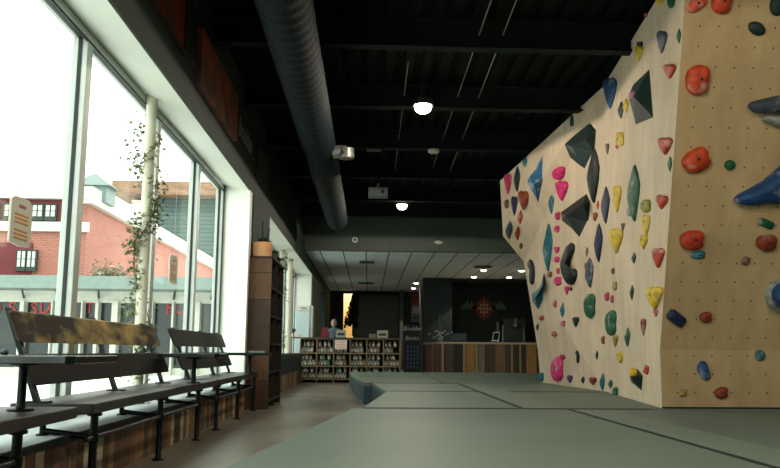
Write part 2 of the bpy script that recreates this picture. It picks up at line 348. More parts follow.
for body, xp, s_ in (('MO', -16, .55), ('S', 9, .55), ('S', 31, .5), ('L', 40, .5), ('A', 48, .5), ('C', 58, .5), ('T', 87, .5), ('Y', 95, .5), ('H', 170, .55), ('O', 179, .55)):
    p = on(xp, 308, 1, 28); text('letter', body, s_ * 1.05, RED, sh, (p.x, .27 if False else -.0 + .26, p.z + .1), (PI / 2, 0, 0), .01)
# shrub on the canopy edge
for xp, yp in ((103, 275), (117, 277)):
    p = on(xp, yp, 1, 29)
    mb = MB(); rnd = random.Random(xp)
    for i in range(160):
        c = p + Vector((rnd.gauss(0, .22), rnd.gauss(0, .22), abs(rnd.gauss(0, .2)) - .05)); s_ = .05
        d1 = Vector((rnd.uniform(-1, 1), rnd.uniform(-1, 1), rnd.uniform(-1, 1))).normalized() * s_; d2 = d1.orthogonal().normalized() * s_
        mb.add([c - d1, c + d2, c + d1, c - d2], [(0, 1, 2, 3)])
    mb.v = [tuple(Vector(v) - Vector((p.x, p.y, 0))) for v in mb.v]
    tag(mb.build('bare_shrub', mat('dry twigs', (112, 108, 84), .9), None, loc=(p.x, p.y, 0)), 'dry grey shrub on the shop canopy, ' + ('seen just right of the thick mullion' if xp < 110 else 'the one beside the white pole'), 'shrub')

# ------------------------------------------------------------------ vine poles
LEAF = mat('ivy leaf', (124, 132, 94), .6, noise=.35, scale=20)
def pole(name, x, y, z0, z1, r, lab):
    return tag(MB().lathe([(r * 1.25, z0), (r * 1.25, z0 + .02), (r, z0 + .03), (r, z1 - .03), (r * 1.2, z1 - .02), (r * 1.2, z1)], 18).build(name, mat('cream pole paint', (222, 220, 200), .5, noise=.08), None, True, (x, y, 0)), lab, 'pole')
p = on(150, 88, 2, ZH + .045); px_, py_ = -1.975, 7.22
pole('support_pole', px_, py_, ZS, ZH + .12, .047, 'round cream support pole wrapped in ivy, in front of the near window')
def ivy(name, cx, cy, z0, z1, r, turns, lab, seed, dens=1.0, clump=()):
    rnd = random.Random(seed); root = thing(name, lab, 'plant', (cx, cy, z0)); pts = []
    n = 90
    for i in range(n + 1):
        t = i / n; a = turns * 2 * PI * t + 1.2 * math.sin(7 * t); rr = r + .012 + .02 * abs(math.sin(9 * t))
        pts.append((rr * math.cos(a), rr * math.sin(a), (z1 - z0) * t))
    MB().tube(pts, .005, 5).build('stem', mat('ivy stem', (96, 84, 56), .8), root)
    mb = MB()
    def leaf(c, s_):
        d = Vector((rnd.uniform(-1, 1), rnd.uniform(-1, 1), rnd.uniform(-1, .3))).normalized(); sd = d.cross(Vector((rnd.uniform(-1, 1), rnd.uniform(-1, 1), 1))).normalized(); nn = d.cross(sd)
        P = [c, c + d * s_ * .35 + sd * s_ * .5, c + d * s_ * .8 + sd * s_ * .25, c + d * s_ * 1.25, c + d * s_ * .8 - sd * s_ * .25, c + d * s_ * .35 - sd * s_ * .5, c + d * s_ * .6 + nn * s_ * .12]
        mb.add(P, [(0, 1, 6), (1, 2, 6), (2, 3, 6), (3, 4, 6), (4, 5, 6), (5, 0, 6)])
    for i in range(n):
        q = Vector(pts[i]); w = .35 + .9 * max(0, math.sin(i * .21 + seed)) 
        for k in range(int(4 * w * dens + rnd.random())): leaf(q + Vector([rnd.gauss(0, .028) for _ in range(3)]), rnd.uniform(.022, .042))
    for (dx, dy, z, sp, num) in clump:
        for k in range(int(num * 2.0)): leaf(Vector((dx + rnd.gauss(0, sp * .5), dy + rnd.gauss(0, sp * .5), z - z0 + rnd.gauss(0, sp))), rnd.uniform(.022, .042))
    mb.build('leaves', LEAF, root); return root
ivy('climbing_ivy', px_, py_, ZS, ZH - .05, .05, 3.3, 'green ivy spiralling up the round cream pole', 4, 1.2,
    [(-.12, .1, 2.72, .12, 40), (-.08, 0, 2.35, .14, 40), (.06, .02, 2.15, .1, 50), (.05, 0, 1.95, .09, 70), (-.06, -.05, 1.78, .08, 60), (-.1, 0, 1.62, .09, 36), (-.03, -.03, 1.35, .07, 50), (-.08, 0, 1.12, .07, 40), (.02, 0, .85, .08, 40), (.03, 0, .62, .07, 30), (.0, 0, .4, .07, 30)])
pole('support_pole.001', -1.86, 17.4, ZS, ZH - .03, .055, 'slim cream pole in the far window, beyond the dark bookcase')
ivy('climbing_ivy.001', -1.86, 17.4, ZS, ZH - .06, .06, 3, 'ivy winding around the slim pole of the far window', 9, 1.4, [(.0, 0, 2.5, .1, 40), (.05, 0, 1.9, .1, 40), (-.05, 0, 1.2, .1, 30)])
pole('support_pole.002', -1.86, 19.2, ZS, ZH - .03, .06, 'cream pole just beside the white fridge')

# hanging sign boards on the glass
ORG = mat('orange print', (232, 158, 60), .6)
def glass_sign(px0, px1, pyt, pyb, lab, x=XG + .07):
    a, b = on(px0, (pyt + pyb) / 2, 0, x), on(px1, (pyt + pyb) / 2, 0, x)
    zt, zb = on((px0 + px1) / 2, pyt, 0, x).z, on((px0 + px1) / 2, pyb, 0, x).z; w = b.y - a.y; h = zt - zb; tl = .0
    r = thing('hanging_sign', lab, 'sign', (x, a.y, zb), 'hanging boards in the near window' if False else None)
    pol = [(.02 * w, .05 * h), (.5 * w, 0), (.98 * w, .04 * h), (w, .9 * h), (.8 * w, h), (.15 * w, .98 * h), (0, .9 * h)]
    MB().prism(pol, -.006, .006, 0).build('board', mat('white sign board', (226, 222, 206), .5), r)
    for z in (.62, .54, .46, .30, .22, .14): MB().box(.006, .009, w * .2, w * .8, h * z, h * (z + .035)).build('printed_line', ORG, r)
    MB().box(.006, .009, w * .35, w * .65, h * .78, h * .84).build('printed_line', mat('rust print', (196, 100, 70), .6), r)
    MB().tube([(0, w * .5, h * .97), (0, w * .5, min(ZH - .05 - zb, h * 4.2))], .0015, 5).build('cord', mat('clear cord', (200, 200, 190), .5), r)
glass_sign(9, 31, 197, 247, 'white board with orange text hanging in the nearest pane')
glass_sign(169, 177, 255, 284, 'small white board with orange stripes hanging in the third pane, past the pole')

# ------------------------------------------------------------------ benches
XS0, XS1, ZT = -1.87, -1.44, .485
def bench(y0, y1, posts, lab, postlist_back=True):
    r = thing('bench', lab, 'bench', ((XS0 + XS1) / 2, (y0 + y1) / 2, 0), 'long window benches')
    ox, oy = r.location.x, r.location.y
    MB().bbox(XS0 - ox, XS1 - ox, y0 - oy, y1 - oy, ZT - .055, ZT, .006).build('seat', SEATM, r)
    for yp in posts:
        MB().lathe([(.045, 0), (.045, .008), (.026, .012), (.021, .02), (.021, .272), (.028, .277), (.028, .32), (.021, .325), (.021, ZT - .075), (.04, ZT - .07), (.04, ZT - .056)], 12, (XS1 - .0 - ox - .03, yp - oy, 0)).build('leg', PIPE, r, True)
        MB().tube([(XS1 - .03 - ox, yp - oy, .30), (-1.74 - ox, yp - oy, .335)], .016, 8).build('cross_pipe', PIPE, r, True)
        MB().lathe([(.034, ZS + .0), (.034, ZS + .008), (.017, ZS + .012), (.017, ZT - .057)], 10, (-1.74 - ox, yp - oy, 0)).build('back_leg', PIPE, r, True)
    MB().tube([(XS1 - .03 - ox, max(y0, posts[0] - .5) - oy, .30), (XS1 - .03 - ox, posts[-1] - oy, .30)], .015, 8).build('rail', PIPE, r, True)
    return r
BA = bench(1.2, 4.22, [2.1, 3.6], 'long dark plank bench with pipe legs, the nearest one, cut by the frame')
BBn = bench(4.45, 8.02, [4.58, 6.0, 7.3], 'long dark plank bench on pipe legs, its backrest board worn in golden blotches')
BCn = bench(8.12, 10.9, [8.2, 9.5, 10.78], 'dark plank bench with pipe legs ending at the tall bookcase')
def backrest(y0, y1, par, m, bars):
    r = bpy.data.objects.new('backrest', None); C.objects.link(r); r.parent = par; oy = (y0 + y1) / 2; r.location = Vector((-1.71, oy, ZT)) - par.location; r['label'] = 'backrest of two long boards on leaning bars'
    def X(z): return -(z - ZT) * .37
    for (za, zb), nm, mm, ins in (((.80, .965), 'upper_board', m, 0), ((.575, .735), 'lower_board', BACKM, -.0)):
        a, b = y0 - oy + ins, y1 - oy - ins
        pl = [(X(za), za - ZT), (X(zb), zb - ZT), (X(zb) - .022, zb - ZT + .008), (X(za) - .022, za - ZT + .008)]
        rings = []
        for yy, k in ((a, .012), (a + .04, 0), (b - .04, 0), (b, .012)):
            rings.append([(x_, yy, z_ + (k if z_ < (za + zb) / 2 - ZT else -k)) for x_, z_ in pl])
        MB().loft(rings).build(nm, mm, r, bevel=.004)
    for yb in bars:
        z1 = .985
        MB().loft([[(X(ZT) - .023 - dx, yb - oy + dy, 0.001) for dx, dy in ((0, -.02), (0, .02), (.028, .02), (.028, -.02))], [(X(z1) - .023 - dx, yb - oy + dy, z1 - ZT) for dx, dy in ((0, -.02), (0, .02), (.028, .02), (.028, -.02))]]).build('support_bar', PIPE, r)
        MB().box(X(ZT) - .09, X(ZT) + .03, yb - oy - .03, yb - oy + .03, 0.0005, .01).build('bracket', PIPE, r)
    return r
BLOTCH = mat('board with worn gold blotches', (56, 50, 40), .7, spec=.25, scale=1.5, stretch=(1, 1.3, 3), rgb2=(204, 176, 108))
_nt = BLOTCH.node_tree; _r = [n for n in _nt.nodes if n.type == 'VALTORGB'][0]; _nz = [n for n in _nt.nodes if n.type == 'TEX_NOISE'][0]; _tc = [n for n in _nt.nodes if n.type == 'TEX_COORD'][0]
_sx = _nt.nodes.new('ShaderNodeSeparateXYZ'); _nt.links.new(_tc.outputs['Object'], _sx.inputs[0])
_m1 = _nt.nodes.new('ShaderNodeMath'); _m1.operation = 'SUBTRACT'; _m1.inputs[1].default_value = .25; _nt.links.new(_sx.outputs['Y'], _m1.inputs[0])
_m2 = _nt.nodes.new('ShaderNodeMath'); _m2.operation = 'ABSOLUTE'; _nt.links.new(_m1.outputs[0], _m2.inputs[0])
_m3 = _nt.nodes.new('ShaderNodeMath'); _m3.operation = 'MULTIPLY_ADD'; _m3.inputs[1].default_value = .17; _nt.links.new(_m2.outputs[0], _m3.inputs[0]); _nt.links.new(_nz.outputs['Fac'], _m3.inputs[2]); _nt.links.new(_m3.outputs[0], _r.inputs[0]); _nz.inputs['Scale'].default_value = 3
rmp = [n for n in BLOTCH.node_tree.nodes if n.type == 'VALTORGB'][0]; rmp.color_ramp.elements[0].position = .40; rmp.color_ramp.elements[1].position = .74
backrest(4.42, 7.36, BBn, BLOTCH, [4.5, 5.85, 7.15])
backrest(7.9, 10.7, BCn, mat('slate board', (40, 40, 40), .7, spec=.25, noise=.15, scale=3), [8.2, 9.5, 10.55])
TOPM = mat('black glossy table top', (26, 34, 34), .18, noise=.2, scale=6)
def table(cx, cy, w, d, lab):
    r = thing('side_table', lab, 'table', (cx, cy, ZT), 'small tables fixed on the benches')
    z = .738 - ZT
    pol = [(-w / 2, -d / 2 + .03), (-w / 2 + .03, -d / 2), (w / 2 - .03, -d / 2), (w / 2, -d / 2 + .03), (w / 2, d / 2 - .03), (w / 2 - .03, d / 2), (-w / 2 + .03, d / 2), (-w / 2, d / 2 - .03)]
    MB().prism(pol, z - .034, z, 2).build('table_top', TOPM, r, bevel=.004)
    MB().lathe([(.06, .0005), (.06, .01), (.024, .016), (.02, .03), (.02, z - .055), (.07, z - .045), (.07, z - .036)], 12).build('leg', PIPE, r, True)
    return r
table(-1.60, 3.93, .68, .66, 'black side table in the foreground with small clutter on it'); table(-1.5, 7.22, .5, .52, 'black side table fixed between the two window backrests'); table(-1.5, 10.55, .5, .5, 'black side table right in front of the tall bookcase')
rnd = random.Random(3)
for k in range(4):
    o = MB().lathe([(.012, 0), (.018, .004), (.02, .014), (.014, .024), (.004, .027)], 10).build('pebble', mat('dark pebble', (48, 62, 62), .35), None, True, (-1.90 + k * .045, 4.08 + .02 * (k % 2), .738))
    tag(o, 'small dark round pebble in a row at the back of the foreground table', 'pebble', 'pebbles on the foreground table')
tag(MB().bbox(-.1, .1, -.07, .07, 0, .022, .004).build('paper_stack', mat('paper', (150, 150, 142), .7), None, loc=(-1.42, 10.62, .738)), 'thin grey stack of papers on the table before the bookcase', 'papers')

# ------------------------------------------------------------------ bookcase + pot
bx0, bx1, by0, by1, bzt = -1.615, -1.32, 11.06, 12.6, 2.0
bk = thing('tall_bookcase', 'tall brown reclaimed-wood bookcase with a dark open side, beside the white jamb', 'bookcase', (bx0, by0, 0))
WOODB = mat('dark reclaimed wood', (92, 62, 44), .65, scale=3, rgb2=(52, 36, 28), stretch=(3, 3, .8), bump=.15)
WOODD = mat('black brown wood', (34, 28, 24), .7, noise=.3, scale=5)
hb = planks('stacked brown boards', [(104, 72, 50), (84, 56, 40), (70, 50, 38), (112, 76, 50)], .36, 'Z', .65, .03, 5, (8, 8, 2))
MB().box(0, .295, 0, .03, 0, bzt).build('end_panel', hb, bk)
MB().box(0, .295, 1.51, 1.54, 0, bzt).build('end_panel', WOODD, bk)
MB().box(0, .02, .03, 1.51, 0, bzt).build('back_panel', WOODD, bk)
MB().box(0, .31, -.01, 1.55, bzt, bzt + .025).build('top', WOODD, bk)
for z in (.08, .46, .84, 1.22, 1.6): MB().box(.02, .29, .03, 1.51, z, z + .025).build('shelf', WOODD, bk)
MB().box(.02, .29, .76, .785, 0, bzt).build('divider', WOODD, bk)
pt = thing('potted_cactus', 'thin cactus in a peach ceramic pot on the tall bookcase', 'potted plant', (-1.47, 11.2, bzt + .025))
MB().lathe([(.10, 0), (.125, .004), (.13, .05), (.128, .052), (.13, .055), (.13, .2), (.118, .2), (.115, .16), (.0, .16)], 24).build('pot', mat('peach ceramic', (224, 168, 122), .5), pt, True)
MB().lathe([(.114, .165), (.0, .168)], 20).build('soil', mat('soil', (40, 32, 26), .9), pt)
CACT = mat('cactus green', (30, 58, 42), .6, noise=.3, scale=12)
MB().tube([(0, 0, .15), (.005, 0, .3), (-.01, .01, .5)], [.022, .02, .012], 9).build('cactus_stem', CACT, pt, True)
MB().tube([(.05, .02, .15), (.07, .02, .28), (.085, .02, .4)], [.014, .013, .008], 9).build('cactus_stem', CACT, pt, True)
for k in range(26):
    pass
lf = MB(); rnd = random.Random(5)
for k in range(60):
    a = rnd.uniform(0, 2 * PI); l = rnd.uniform(.06, .13); e = rnd.uniform(.2, 1.2); d = Vector((math.cos(a) * math.cos(e), math.sin(a) * math.cos(e), math.sin(e))); sd = Vector((-math.sin(a), math.cos(a), 0)) * .012
    c = Vector((math.cos(a) * .03, math.sin(a) * .03, .17)); lf.add([c - sd, c + sd, c + d * l * .6 + sd * 1.3, c + d * l, c + d * l * .6 - sd * 1.3], [(0, 1, 2, 3, 4)])
lf.build('leaves', CACT, pt)
pt2 = thing('potted_succulent', 'small dark pot plant behind the peach pot on the bookcase', 'potted plant', (-1.40, 11.75, bzt + .025))
MB().lathe([(.06, 0), (.08, .12), (.07, .12), (.06, .1), (0, .1)], 18).build('pot', mat('grey pot', (70, 74, 70), .6), pt2, True)
lf2 = MB()
for v, f_ in [(lf.v, lf.f)]: lf2.add([(x_ * .9, y_ * .9, z_ * .9 - .06) for x_, y_, z_ in v], f_)
lf2.build('leaves', CACT, pt2)
pt3 = thing('potted_succulent.001', 'low dark pot plant at the far end of the bookcase top', 'potted plant', (-1.42, 12.35, bzt + .025))
MB().lathe([(.06, 0), (.08, .09), (.07, .09), (.06, .07), (0, .07)], 18).build('pot', mat('grey pot', (70, 74, 70), .6), pt3, True)
MB().add([(x_ * 1.1, y_ * 1.1, z_ * .7 - .05) for x_, y_, z_ in lf.v], lf.f).build('leaves', CACT, pt3)
# small spider stand of bookcase foot: dark bench box beyond
db = thing('padded_bench', 'dark green padded bench box between bookcase and shoe rack', 'bench', (-1.80, 15.0, ZS))
MB().bbox(-.0, .20, -1.8, 4.9, 0, .3, .01).build('base', mat('dark teal board', (22, 44, 44), .6), db)
MB().bbox(-.0, .22, -1.8, 4.9, .3, .40, .03).build('cushion', mat('dark teal vinyl', (26, 52, 50), .45), db)

# ------------------------------------------------------------------ shoe rack
YS = 20.2
rk = thing('shoe_rack', 'open wooden rack of cubbies full of climbing shoes beside the mats', 'shelf', (0, YS, 0))
RW = mat('pale rack timber', (128, 110, 82), .6, noise=.25, scale=6); RD = mat('rack dark back', (30, 30, 26), .8)
cx_ = [on(p_, 360, 1, YS).x for p_ in (300, 316.6, 333.4, 349.9, 366.6, 383.4, 400)]
zs_ = [.10, .41, .725, 1.03]
for x_ in cx_: MB().box(x_ - .014, x_ + .014, 0, .42, 0, 1.04).build('divider', RW, rk)
for z_ in zs_[:3]: MB().box(cx_[0] + .014, cx_[-1] - .014, .002, .4, z_ - .03, z_).build('shelf', RW, rk)
MB().box(cx_[0] - .0, cx_[-1], .42, .44, 0, 1.04).build('back_panel', RD, rk)
MB().box(cx_[0], cx_[-1], .0, .42, 1.04, 1.065).build('upper_shelf', RW, rk)
MB().box(on(289, 337, 1, YS).x, cx_[-1] + .04, -.06, .5, 1.065, 1.09).build('counter_top', mat('dark rack top', (74, 62, 44), .5, noise=.2), rk)
def shoe(variant, m, sole):
    mb = MB(); rings = []
    for t, w, h, z in ((0, .020, .045, .03), (.02, .03, .085, .045), (.06, .033, .09, .05), (.11, .036, .062, .036), (.16, .042, .05, .03), (.2, .043, .04, .024), (.235, .034, .028, .018), (.255, .016, .014, .012)):
        rings.append([(w * math.cos(a), t, max(.006, z + h * .55 * math.sin(a))) for a in [2 * PI * j / 12 for j in range(12)]])
    mb.loft(rings, mt=m)
    mb.loft([[(w * 1.04, t, .0), (w * 1.04, t, .01), (-w * 1.04, t, .01), (-w * 1.04, t, 0)] for t, w in ((.0, .024), (.08, .034), (.18, .045), (.25, .02))], mt=sole)
    mb.box(-.012, .012, -.004, .002, .055, .1, sole)
    o = mb.build('climbing_shoe', None, None, True); return o
SOLE = mat('shoe rubber', (60, 62, 60), .7)
protos = [shoe(0, mat('shoe off white', (176, 172, 156), .7), SOLE), shoe(1, mat('shoe grey', (140, 146, 140), .7), SOLE), shoe(2, mat('shoe teal', (64, 128, 118), .7), SOLE), shoe(3, mat('shoe tan', (150, 120, 92), .7), SOLE)]
used = set(); rnd = random.Random(12)
rown = ['bottom', 'middle', 'top']; coln = ['first', 'second', 'third', 'fourth', 'fifth', 'last']
for r_ in range(3):
    for c_ in range(6):
        lo_, hi_ = cx_[c_] + .014, cx_[c_ + 1] - .014; n = 5 if rnd.random() < .5 else 4
        if (r_, c_) == (2, 5): n = 3
        wt = {(1, 1): 2, (0, 2): 2}.get((r_, c_))
        for k in range(n + 3):
            v = 0 if rnd.random() < .68 else rnd.choice([1, 1, 3]);
            if wt and rnd.random() < .45: v = wt
            sp = (hi_ - lo_) / 5
            x_ = lo_ + sp * (k + .5) ; y_ = YS + .03 + rnd.uniform(0, .05); z_ = zs_[r_]
            if k >= n: x_ = lo_ + sp * (rnd.choice([.7, 1.2]) + 1.25 * (k - n)); z_ += .137; y_ += .03
            lab = 'climbing shoe in the shoe rack, %s row, %s cubby from the window' % (rown[r_], coln[c_])
            grp = 'shoes in %s row, %s cubby' % (rown[r_], coln[c_])
            if v in used: o = protos[v].copy(); C.objects.link(o)
            else: o = protos[v]; used.add(v)
            o.location = (x_, y_, z_ + .0005); o.scale = (1.25, 1.1, 1.55); o.rotation_euler = (0, 0, rnd.uniform(-.06, .06)); tag(o, lab, 'shoe', grp)
for i, pq in enumerate(protos):
    if i not in used: bpy.data.objects.remove(pq)
# notices on the rack
PAPER = mat('white notice paper', (222, 206, 196), .6)
nt_ = thing('paper_notice', 'white notice sheet with red lines taped on the shoe rack', 'notice', (on(341, 345, 1, YS).x, YS - .075, 0))
za, zb = on(341, 340, 1, YS - .07).z, on(341, 349.3, 1, YS - .07).z
MB().box(-.145, .145, -.002, .002, zb, za).build('sheet', PAPER, nt_)
for k in range(5): MB().box(-.11, .11, -.003, -.0022, zb + .03 + k * .04, zb + .042 + k * .04).build('printed_line', mat('faint red print', (200, 110, 100), .6), nt_)
def boxy(px0, px1, py0, py1, y, lab, m, cat='box', name='card_box', strip=None):
    a, b = on(px0, py1, 1, y), on(px1, py0, 1, y); z0 = 1.09
    r = thing(name, lab, cat, ((a.x + b.x) / 2, y, z0)); w = (b.x - a.x) / 2
    MB().bbox(-w, w, 0, .12, 0, b.z - z0, .006).build('body', m, r)
    if strip: MB().box(-w * .7, w * .7, -.003, 0, (b.z - z0) * .3, (b.z - z0) * .6).build('label_panel', strip, r)
boxy(336, 346, 330, 337, YS + .1, 'grey box with a black panel on the shoe rack, nearer the window', mat('grey box', (140, 146, 140), .6), strip=DARK)
boxy(377, 388, 330.5, 337, YS + .1, 'pale box with a dark panel on the shoe rack, nearer the posters', mat('pale box', (150, 148, 130), .6), strip=DARK)
boxy(369, 376, 334, 337, YS + .1, 'low tan tray beside the pale box on the shoe rack', mat('tan tray', (104, 96, 74), .6), 'tray', 'tray')
boxy(290, 300, 334.2, 337, YS + .1, 'flat white card pile at the window end of the shoe rack', mat('white card', (214, 210, 196), .6), 'papers', 'paper_stack')
# little figurine at the rack's end
fg = thing('desk_plant', 'small black twig ornament at the window end of the rack', 'ornament', (on(293, 335, 1, YS).x, YS + .1, 1.09))
MB().ball((0, 0, .16), .05, .05, .06).build('head', DARK, fg, True); MB().tube([(0, 0, 0), (0.01, 0, .12), (0.06, 0, .2)], .012, 6).build('stem', DARK, fg)

# fridge in the bay
YFR = 21.2; a, b = on(295, 330, 1, YFR).x, on(309.6, 330, 1, YFR).x
fr = thing('refrigerator', 'tall white refrigerator in the far window bay behind the shoe rack', 'refrigerator', ((a + b) / 2, YFR, 0)); w = (b - a) / 2; zt = on(302, 305.5, 1, YFR).z
MB().bbox(-w, w + .08, .04, .66, .02, zt, .015).build('body', mat('fridge body', (206, 212, 208), .4), fr)
MB().bbox(-w, w, 0, .038, .06, zt - .14, .01).build('door', mat('fridge door', (196, 216, 220), .35), fr)
MB().bbox(-w, w, 0, .038, zt - .13, zt, .01).build('header_panel', mat('fridge header', (220, 218, 204), .4), fr)
MB().box(-w * .3, w * .5, -.004, 0, zt - .09, zt - .05).build('badge', mat('grey badge', (130, 130, 124), .5), fr)
MB().tube([(w - .03, -.03, .9), (w - .03, -.03, 1.4)], .01, 6).build('handle', FRAME, fr)
# grey panel wall beyond far bay + person
struct(MB().box(XW, XW + .012, 23.15, 27.2, 0, ZH + .02).build('trim_4', mat('pale grey panel', (160, 164, 160), .6)))
def person(px, y, label, skin, top, hair, hgt=1.66):
    x = on(px, 330, 1, y).x; r = thing('person', label, 'person', (x, y, 0), None)
    vs = [(0, 0, .93), (0, 0, 1.1), (0, 0, 1.27), (0, -.005, 1.4), (0, -.01, 1.47), (.19, 0, 1.38), (.25, -.02, 1.13), (.2, -.2, 1.02), (-.19, 0, 1.38), (-.25, -.02, 1.13), (-.2, -.2, 1.02), (.09, 0, .88), (.1, -.02, .5), (.1, 0, .08), (-.09, 0, .88), (-.1, -.02, .5), (-.1, 0, .08), (.1, -.12, .04), (-.1, -.12, .04)]
    ed = [(0, 1), (1, 2), (2, 3), (3, 4), (3, 5), (5, 6), (6, 7), (3, 8), (8, 9), (9, 10), (0, 11), (11, 12), (12, 13), (0, 14), (14, 15), (15, 16), (13, 17), (16, 18)]
    rad = [.14, .13, .15, .10, .05, .06, .042, .03, .06, .042, .03, .09, .06, .042, .09, .06, .042, .035, .035]
    k = hgt / 1.7; me = bpy.data.meshes.new('body'); me.from_pydata([(a_ * k, b_ * k, c__ * k) for a_, b_, c__ in vs], ed, []); o = bpy.data.objects.new('body', me); C.objects.link(o); o.parent = r
    sm = o.modifiers.new('s', 'SKIN'); o.data.skin_vertices[0].data[0].use_root = True
    for i, rr in enumerate(rad): o.data.skin_vertices[0].data[i].radius = (rr * k, rr * .8 * k)
    su = o.modifiers.new('d', 'SUBSURF'); su.levels = su.render_levels = 2; me.materials.append(top)
    hd = MB().ball((0, -.02, 1.58 * k), .075, .092, .115, 16)
    hd.add([(-.012, -.105, 1.57 * k), (.012, -.105, 1.57 * k), (0, -.13, 1.555 * k), (0, -.11, 1.6 * k)], [(0, 1, 2), (0, 2, 3), (1, 3, 2)])
    for s_ in (-1, 1): hd.ball((.075 * s_, 0, 1.57 * k), .012, .02, .03, 8)
    hd.build('head', skin, r, True)
    ey = MB()
    for s_ in (-1, 1): ey.ball((.03 * s_, -.105, 1.595 * k), .01, .006, .007, 8)
    ey.build('eyes', DARK, r)
    MB().ball((0, .008, 1.625 * k), .083, .095, .09, 16).build('hair', hair, r, True)
    for s_ in (-1, 1):
        h = MB().ball((.195 * s_ * k, -.22, 1.015 * k), .03, .045, .02, 10)
        for q in range(4): h.tube([((.195 * s_ + (q - 1.5) * .014) * k, -.25, 1.015 * k), ((.195 * s_ + (q - 1.5) * .015) * k, -.285 + .004 * abs(q - 1.5), 1.01 * k), ((.195 * s_ + (q - 1.5) * .015) * k, -.30 + .006 * abs(q - 1.5), .995 * k)], [.008, .0075, .006], 6)
        h.tube([(.17 * s_ * k, -.22, 1.015 * k), (.155 * s_ * k, -.25, 1.01 * k)], [.009, .007], 6)
        h.build('hand', skin, r, True)
person(334, 22.6, 'person in a grey-blue top standing behind the shoe rack', mat('skin', (176, 150, 134), .6), mat('grey blue top', (92, 108, 118), .8), mat('grey hair', (112, 116, 114), .8), 1.62)
rd_ = thing('red_bag', 'red bag standing on the rack next to the person', 'bag', (on(325, 335, 1, 20.4).x, 20.45, 1.09))
MB().loft([[(-.09, -.05, 0), (.09, -.05, 0), (.09, .05, 0), (-.09, .05, 0)], [(-.10, -.055, .12), (.10, -.055, .12), (.10, .055, .12), (-.10, .055, .12)], [(-.07, -.02, .25), (.07, -.02, .25), (.07, .02, .25), (-.07, .02, .25)]]).build('pouch', mat('dark red cloth', (104, 28, 34), .8), rd_, True)
MB().tube([(-.05, 0, .24), (-.03, 0, .3), (.03, 0, .3), (.05, 0, .24)], .008, 6).build('strap', DARK, rd_)

# ------------------------------------------------------------------ back area: screen, posters, desk
def wallrect(px0, px1, py0, py1, y): a, b = on(px0, py1, 1, y), on(px1, py0, 1, y); return a.x, b.x, a.z, b.z
x0, x1, z0, z1 = wallrect(353, 398, 295, 336, YF - .1)
ps = thing('dark_screen', 'large dark olive panel on the back wall right of the yellow doorway', 'panel', (x0, YF - .04, z0))
MB().box(0, x1 - x0, -.03, .04, 0, z1 - z0).build('surface', mat('dark olive panel', (50, 56, 48), .45, noise=.2, scale=2), ps)
MB().box(-.04, 0, -.05, .04, 0, z1 - z0).box(x1 - x0, x1 - x0 + .04, -.05, .04, 0, z1 - z0).box(-.04, x1 - x0 + .04, -.05, .04, z1 - z0, z1 - z0 + .05).build('frame', DARK, ps)
x0, x1, z0, z1 = wallrect(399, 403.5, 291, 377, 33.4)
tag(MB().bbox(0, x1 - x0, 0, .15, 0, ZD, .01).build('timber_post', mat('grey green post', (72, 78, 66), .7, noise=.2), None, loc=(x0, 33.4, 0)), 'slim grey-green post from floor to tiles beside the rack', 'post')
x0, x1, z0, z1 = wallrect(411, 421.5, 293.5, 322, 34.2)
po = thing('wall_poster', 'tall poster, red above and pale blue below, hung above the chalk sign', 'poster', (x0, 34.25, z0)); w, h = x1 - x0, z1 - z0
MB().box(0, w, -.01, .02, 0, h).build('sheet', mat('poster blue grey', (120, 126, 148), .6, scale=9, rgb2=(70, 66, 84)), po)
MB().box(0, w, -.014, -.01, h * .58, h).build('red_field', mat('poster red', (168, 62, 46), .6, scale=7, rgb2=(120, 52, 40)), po)
MB().prism([(w * .05, h * .3), (w * .3, h * .62), (w * .45, h * .45), (w * .7, h * .6), (w * .95, h * .3)], -.018, -.0145, 1).build('white_peaks', mat('poster white', (190, 184, 180), .6), po)
x0, x1, z0, z1 = wallrect(403.5, 420.5, 324, 378, 27.0)
cb_ = thing('chalk_sign', 'black standing board with white script and a blue pattern below', 'sign', (x0, 27.2, 0)); w = x1 - x0; CH = mat('chalk white', (226, 232, 228), .8)
MB().box(0, w, 0, .04, 0, z1).build('board', mat('sign black', (14, 22, 24), .6), cb_)
for body, yy in (('Boulder', 328.5), ('Basics', 338)):
    text('lettering', body, .19, CH, cb_, (w / 2, -.004, on(411, yy, 1, 27).z), (PI / 2, 0, 0), .002, .3)
BL = mat('blue print', (64, 84, 120), .6)
for i in range(4):
    for j in range(6): MB().ball((w * .25 + i * .11, -.004, on(411, 347, 1, 27).z - j * .13), .035, .004, .05, 8).build('blue_motif', BL, cb_)
# enclosure behind the desk
YE = 27.7; ex0, ex1 = on(423.5, 300, 1, YE).x, on(452, 300, 1, YE).x
struct(MB().box(ex0, ex1, YE, YE + 2.2, 0, ZD).build('wall_partition', WALLD if False else mat('desk surround', (20, 36, 36), .7)))
YL = 29.8
struct(MB().box(ex1, XR, YL, YL + .2, 0, ZD).build('wall_logo', mat('logo wall paint', (16, 32, 29), .7)))
struct(MB().box(ex1, XR, YE + .1, YL, ZD - .06, ZD - .0).build('ceiling_lobby', DARK))
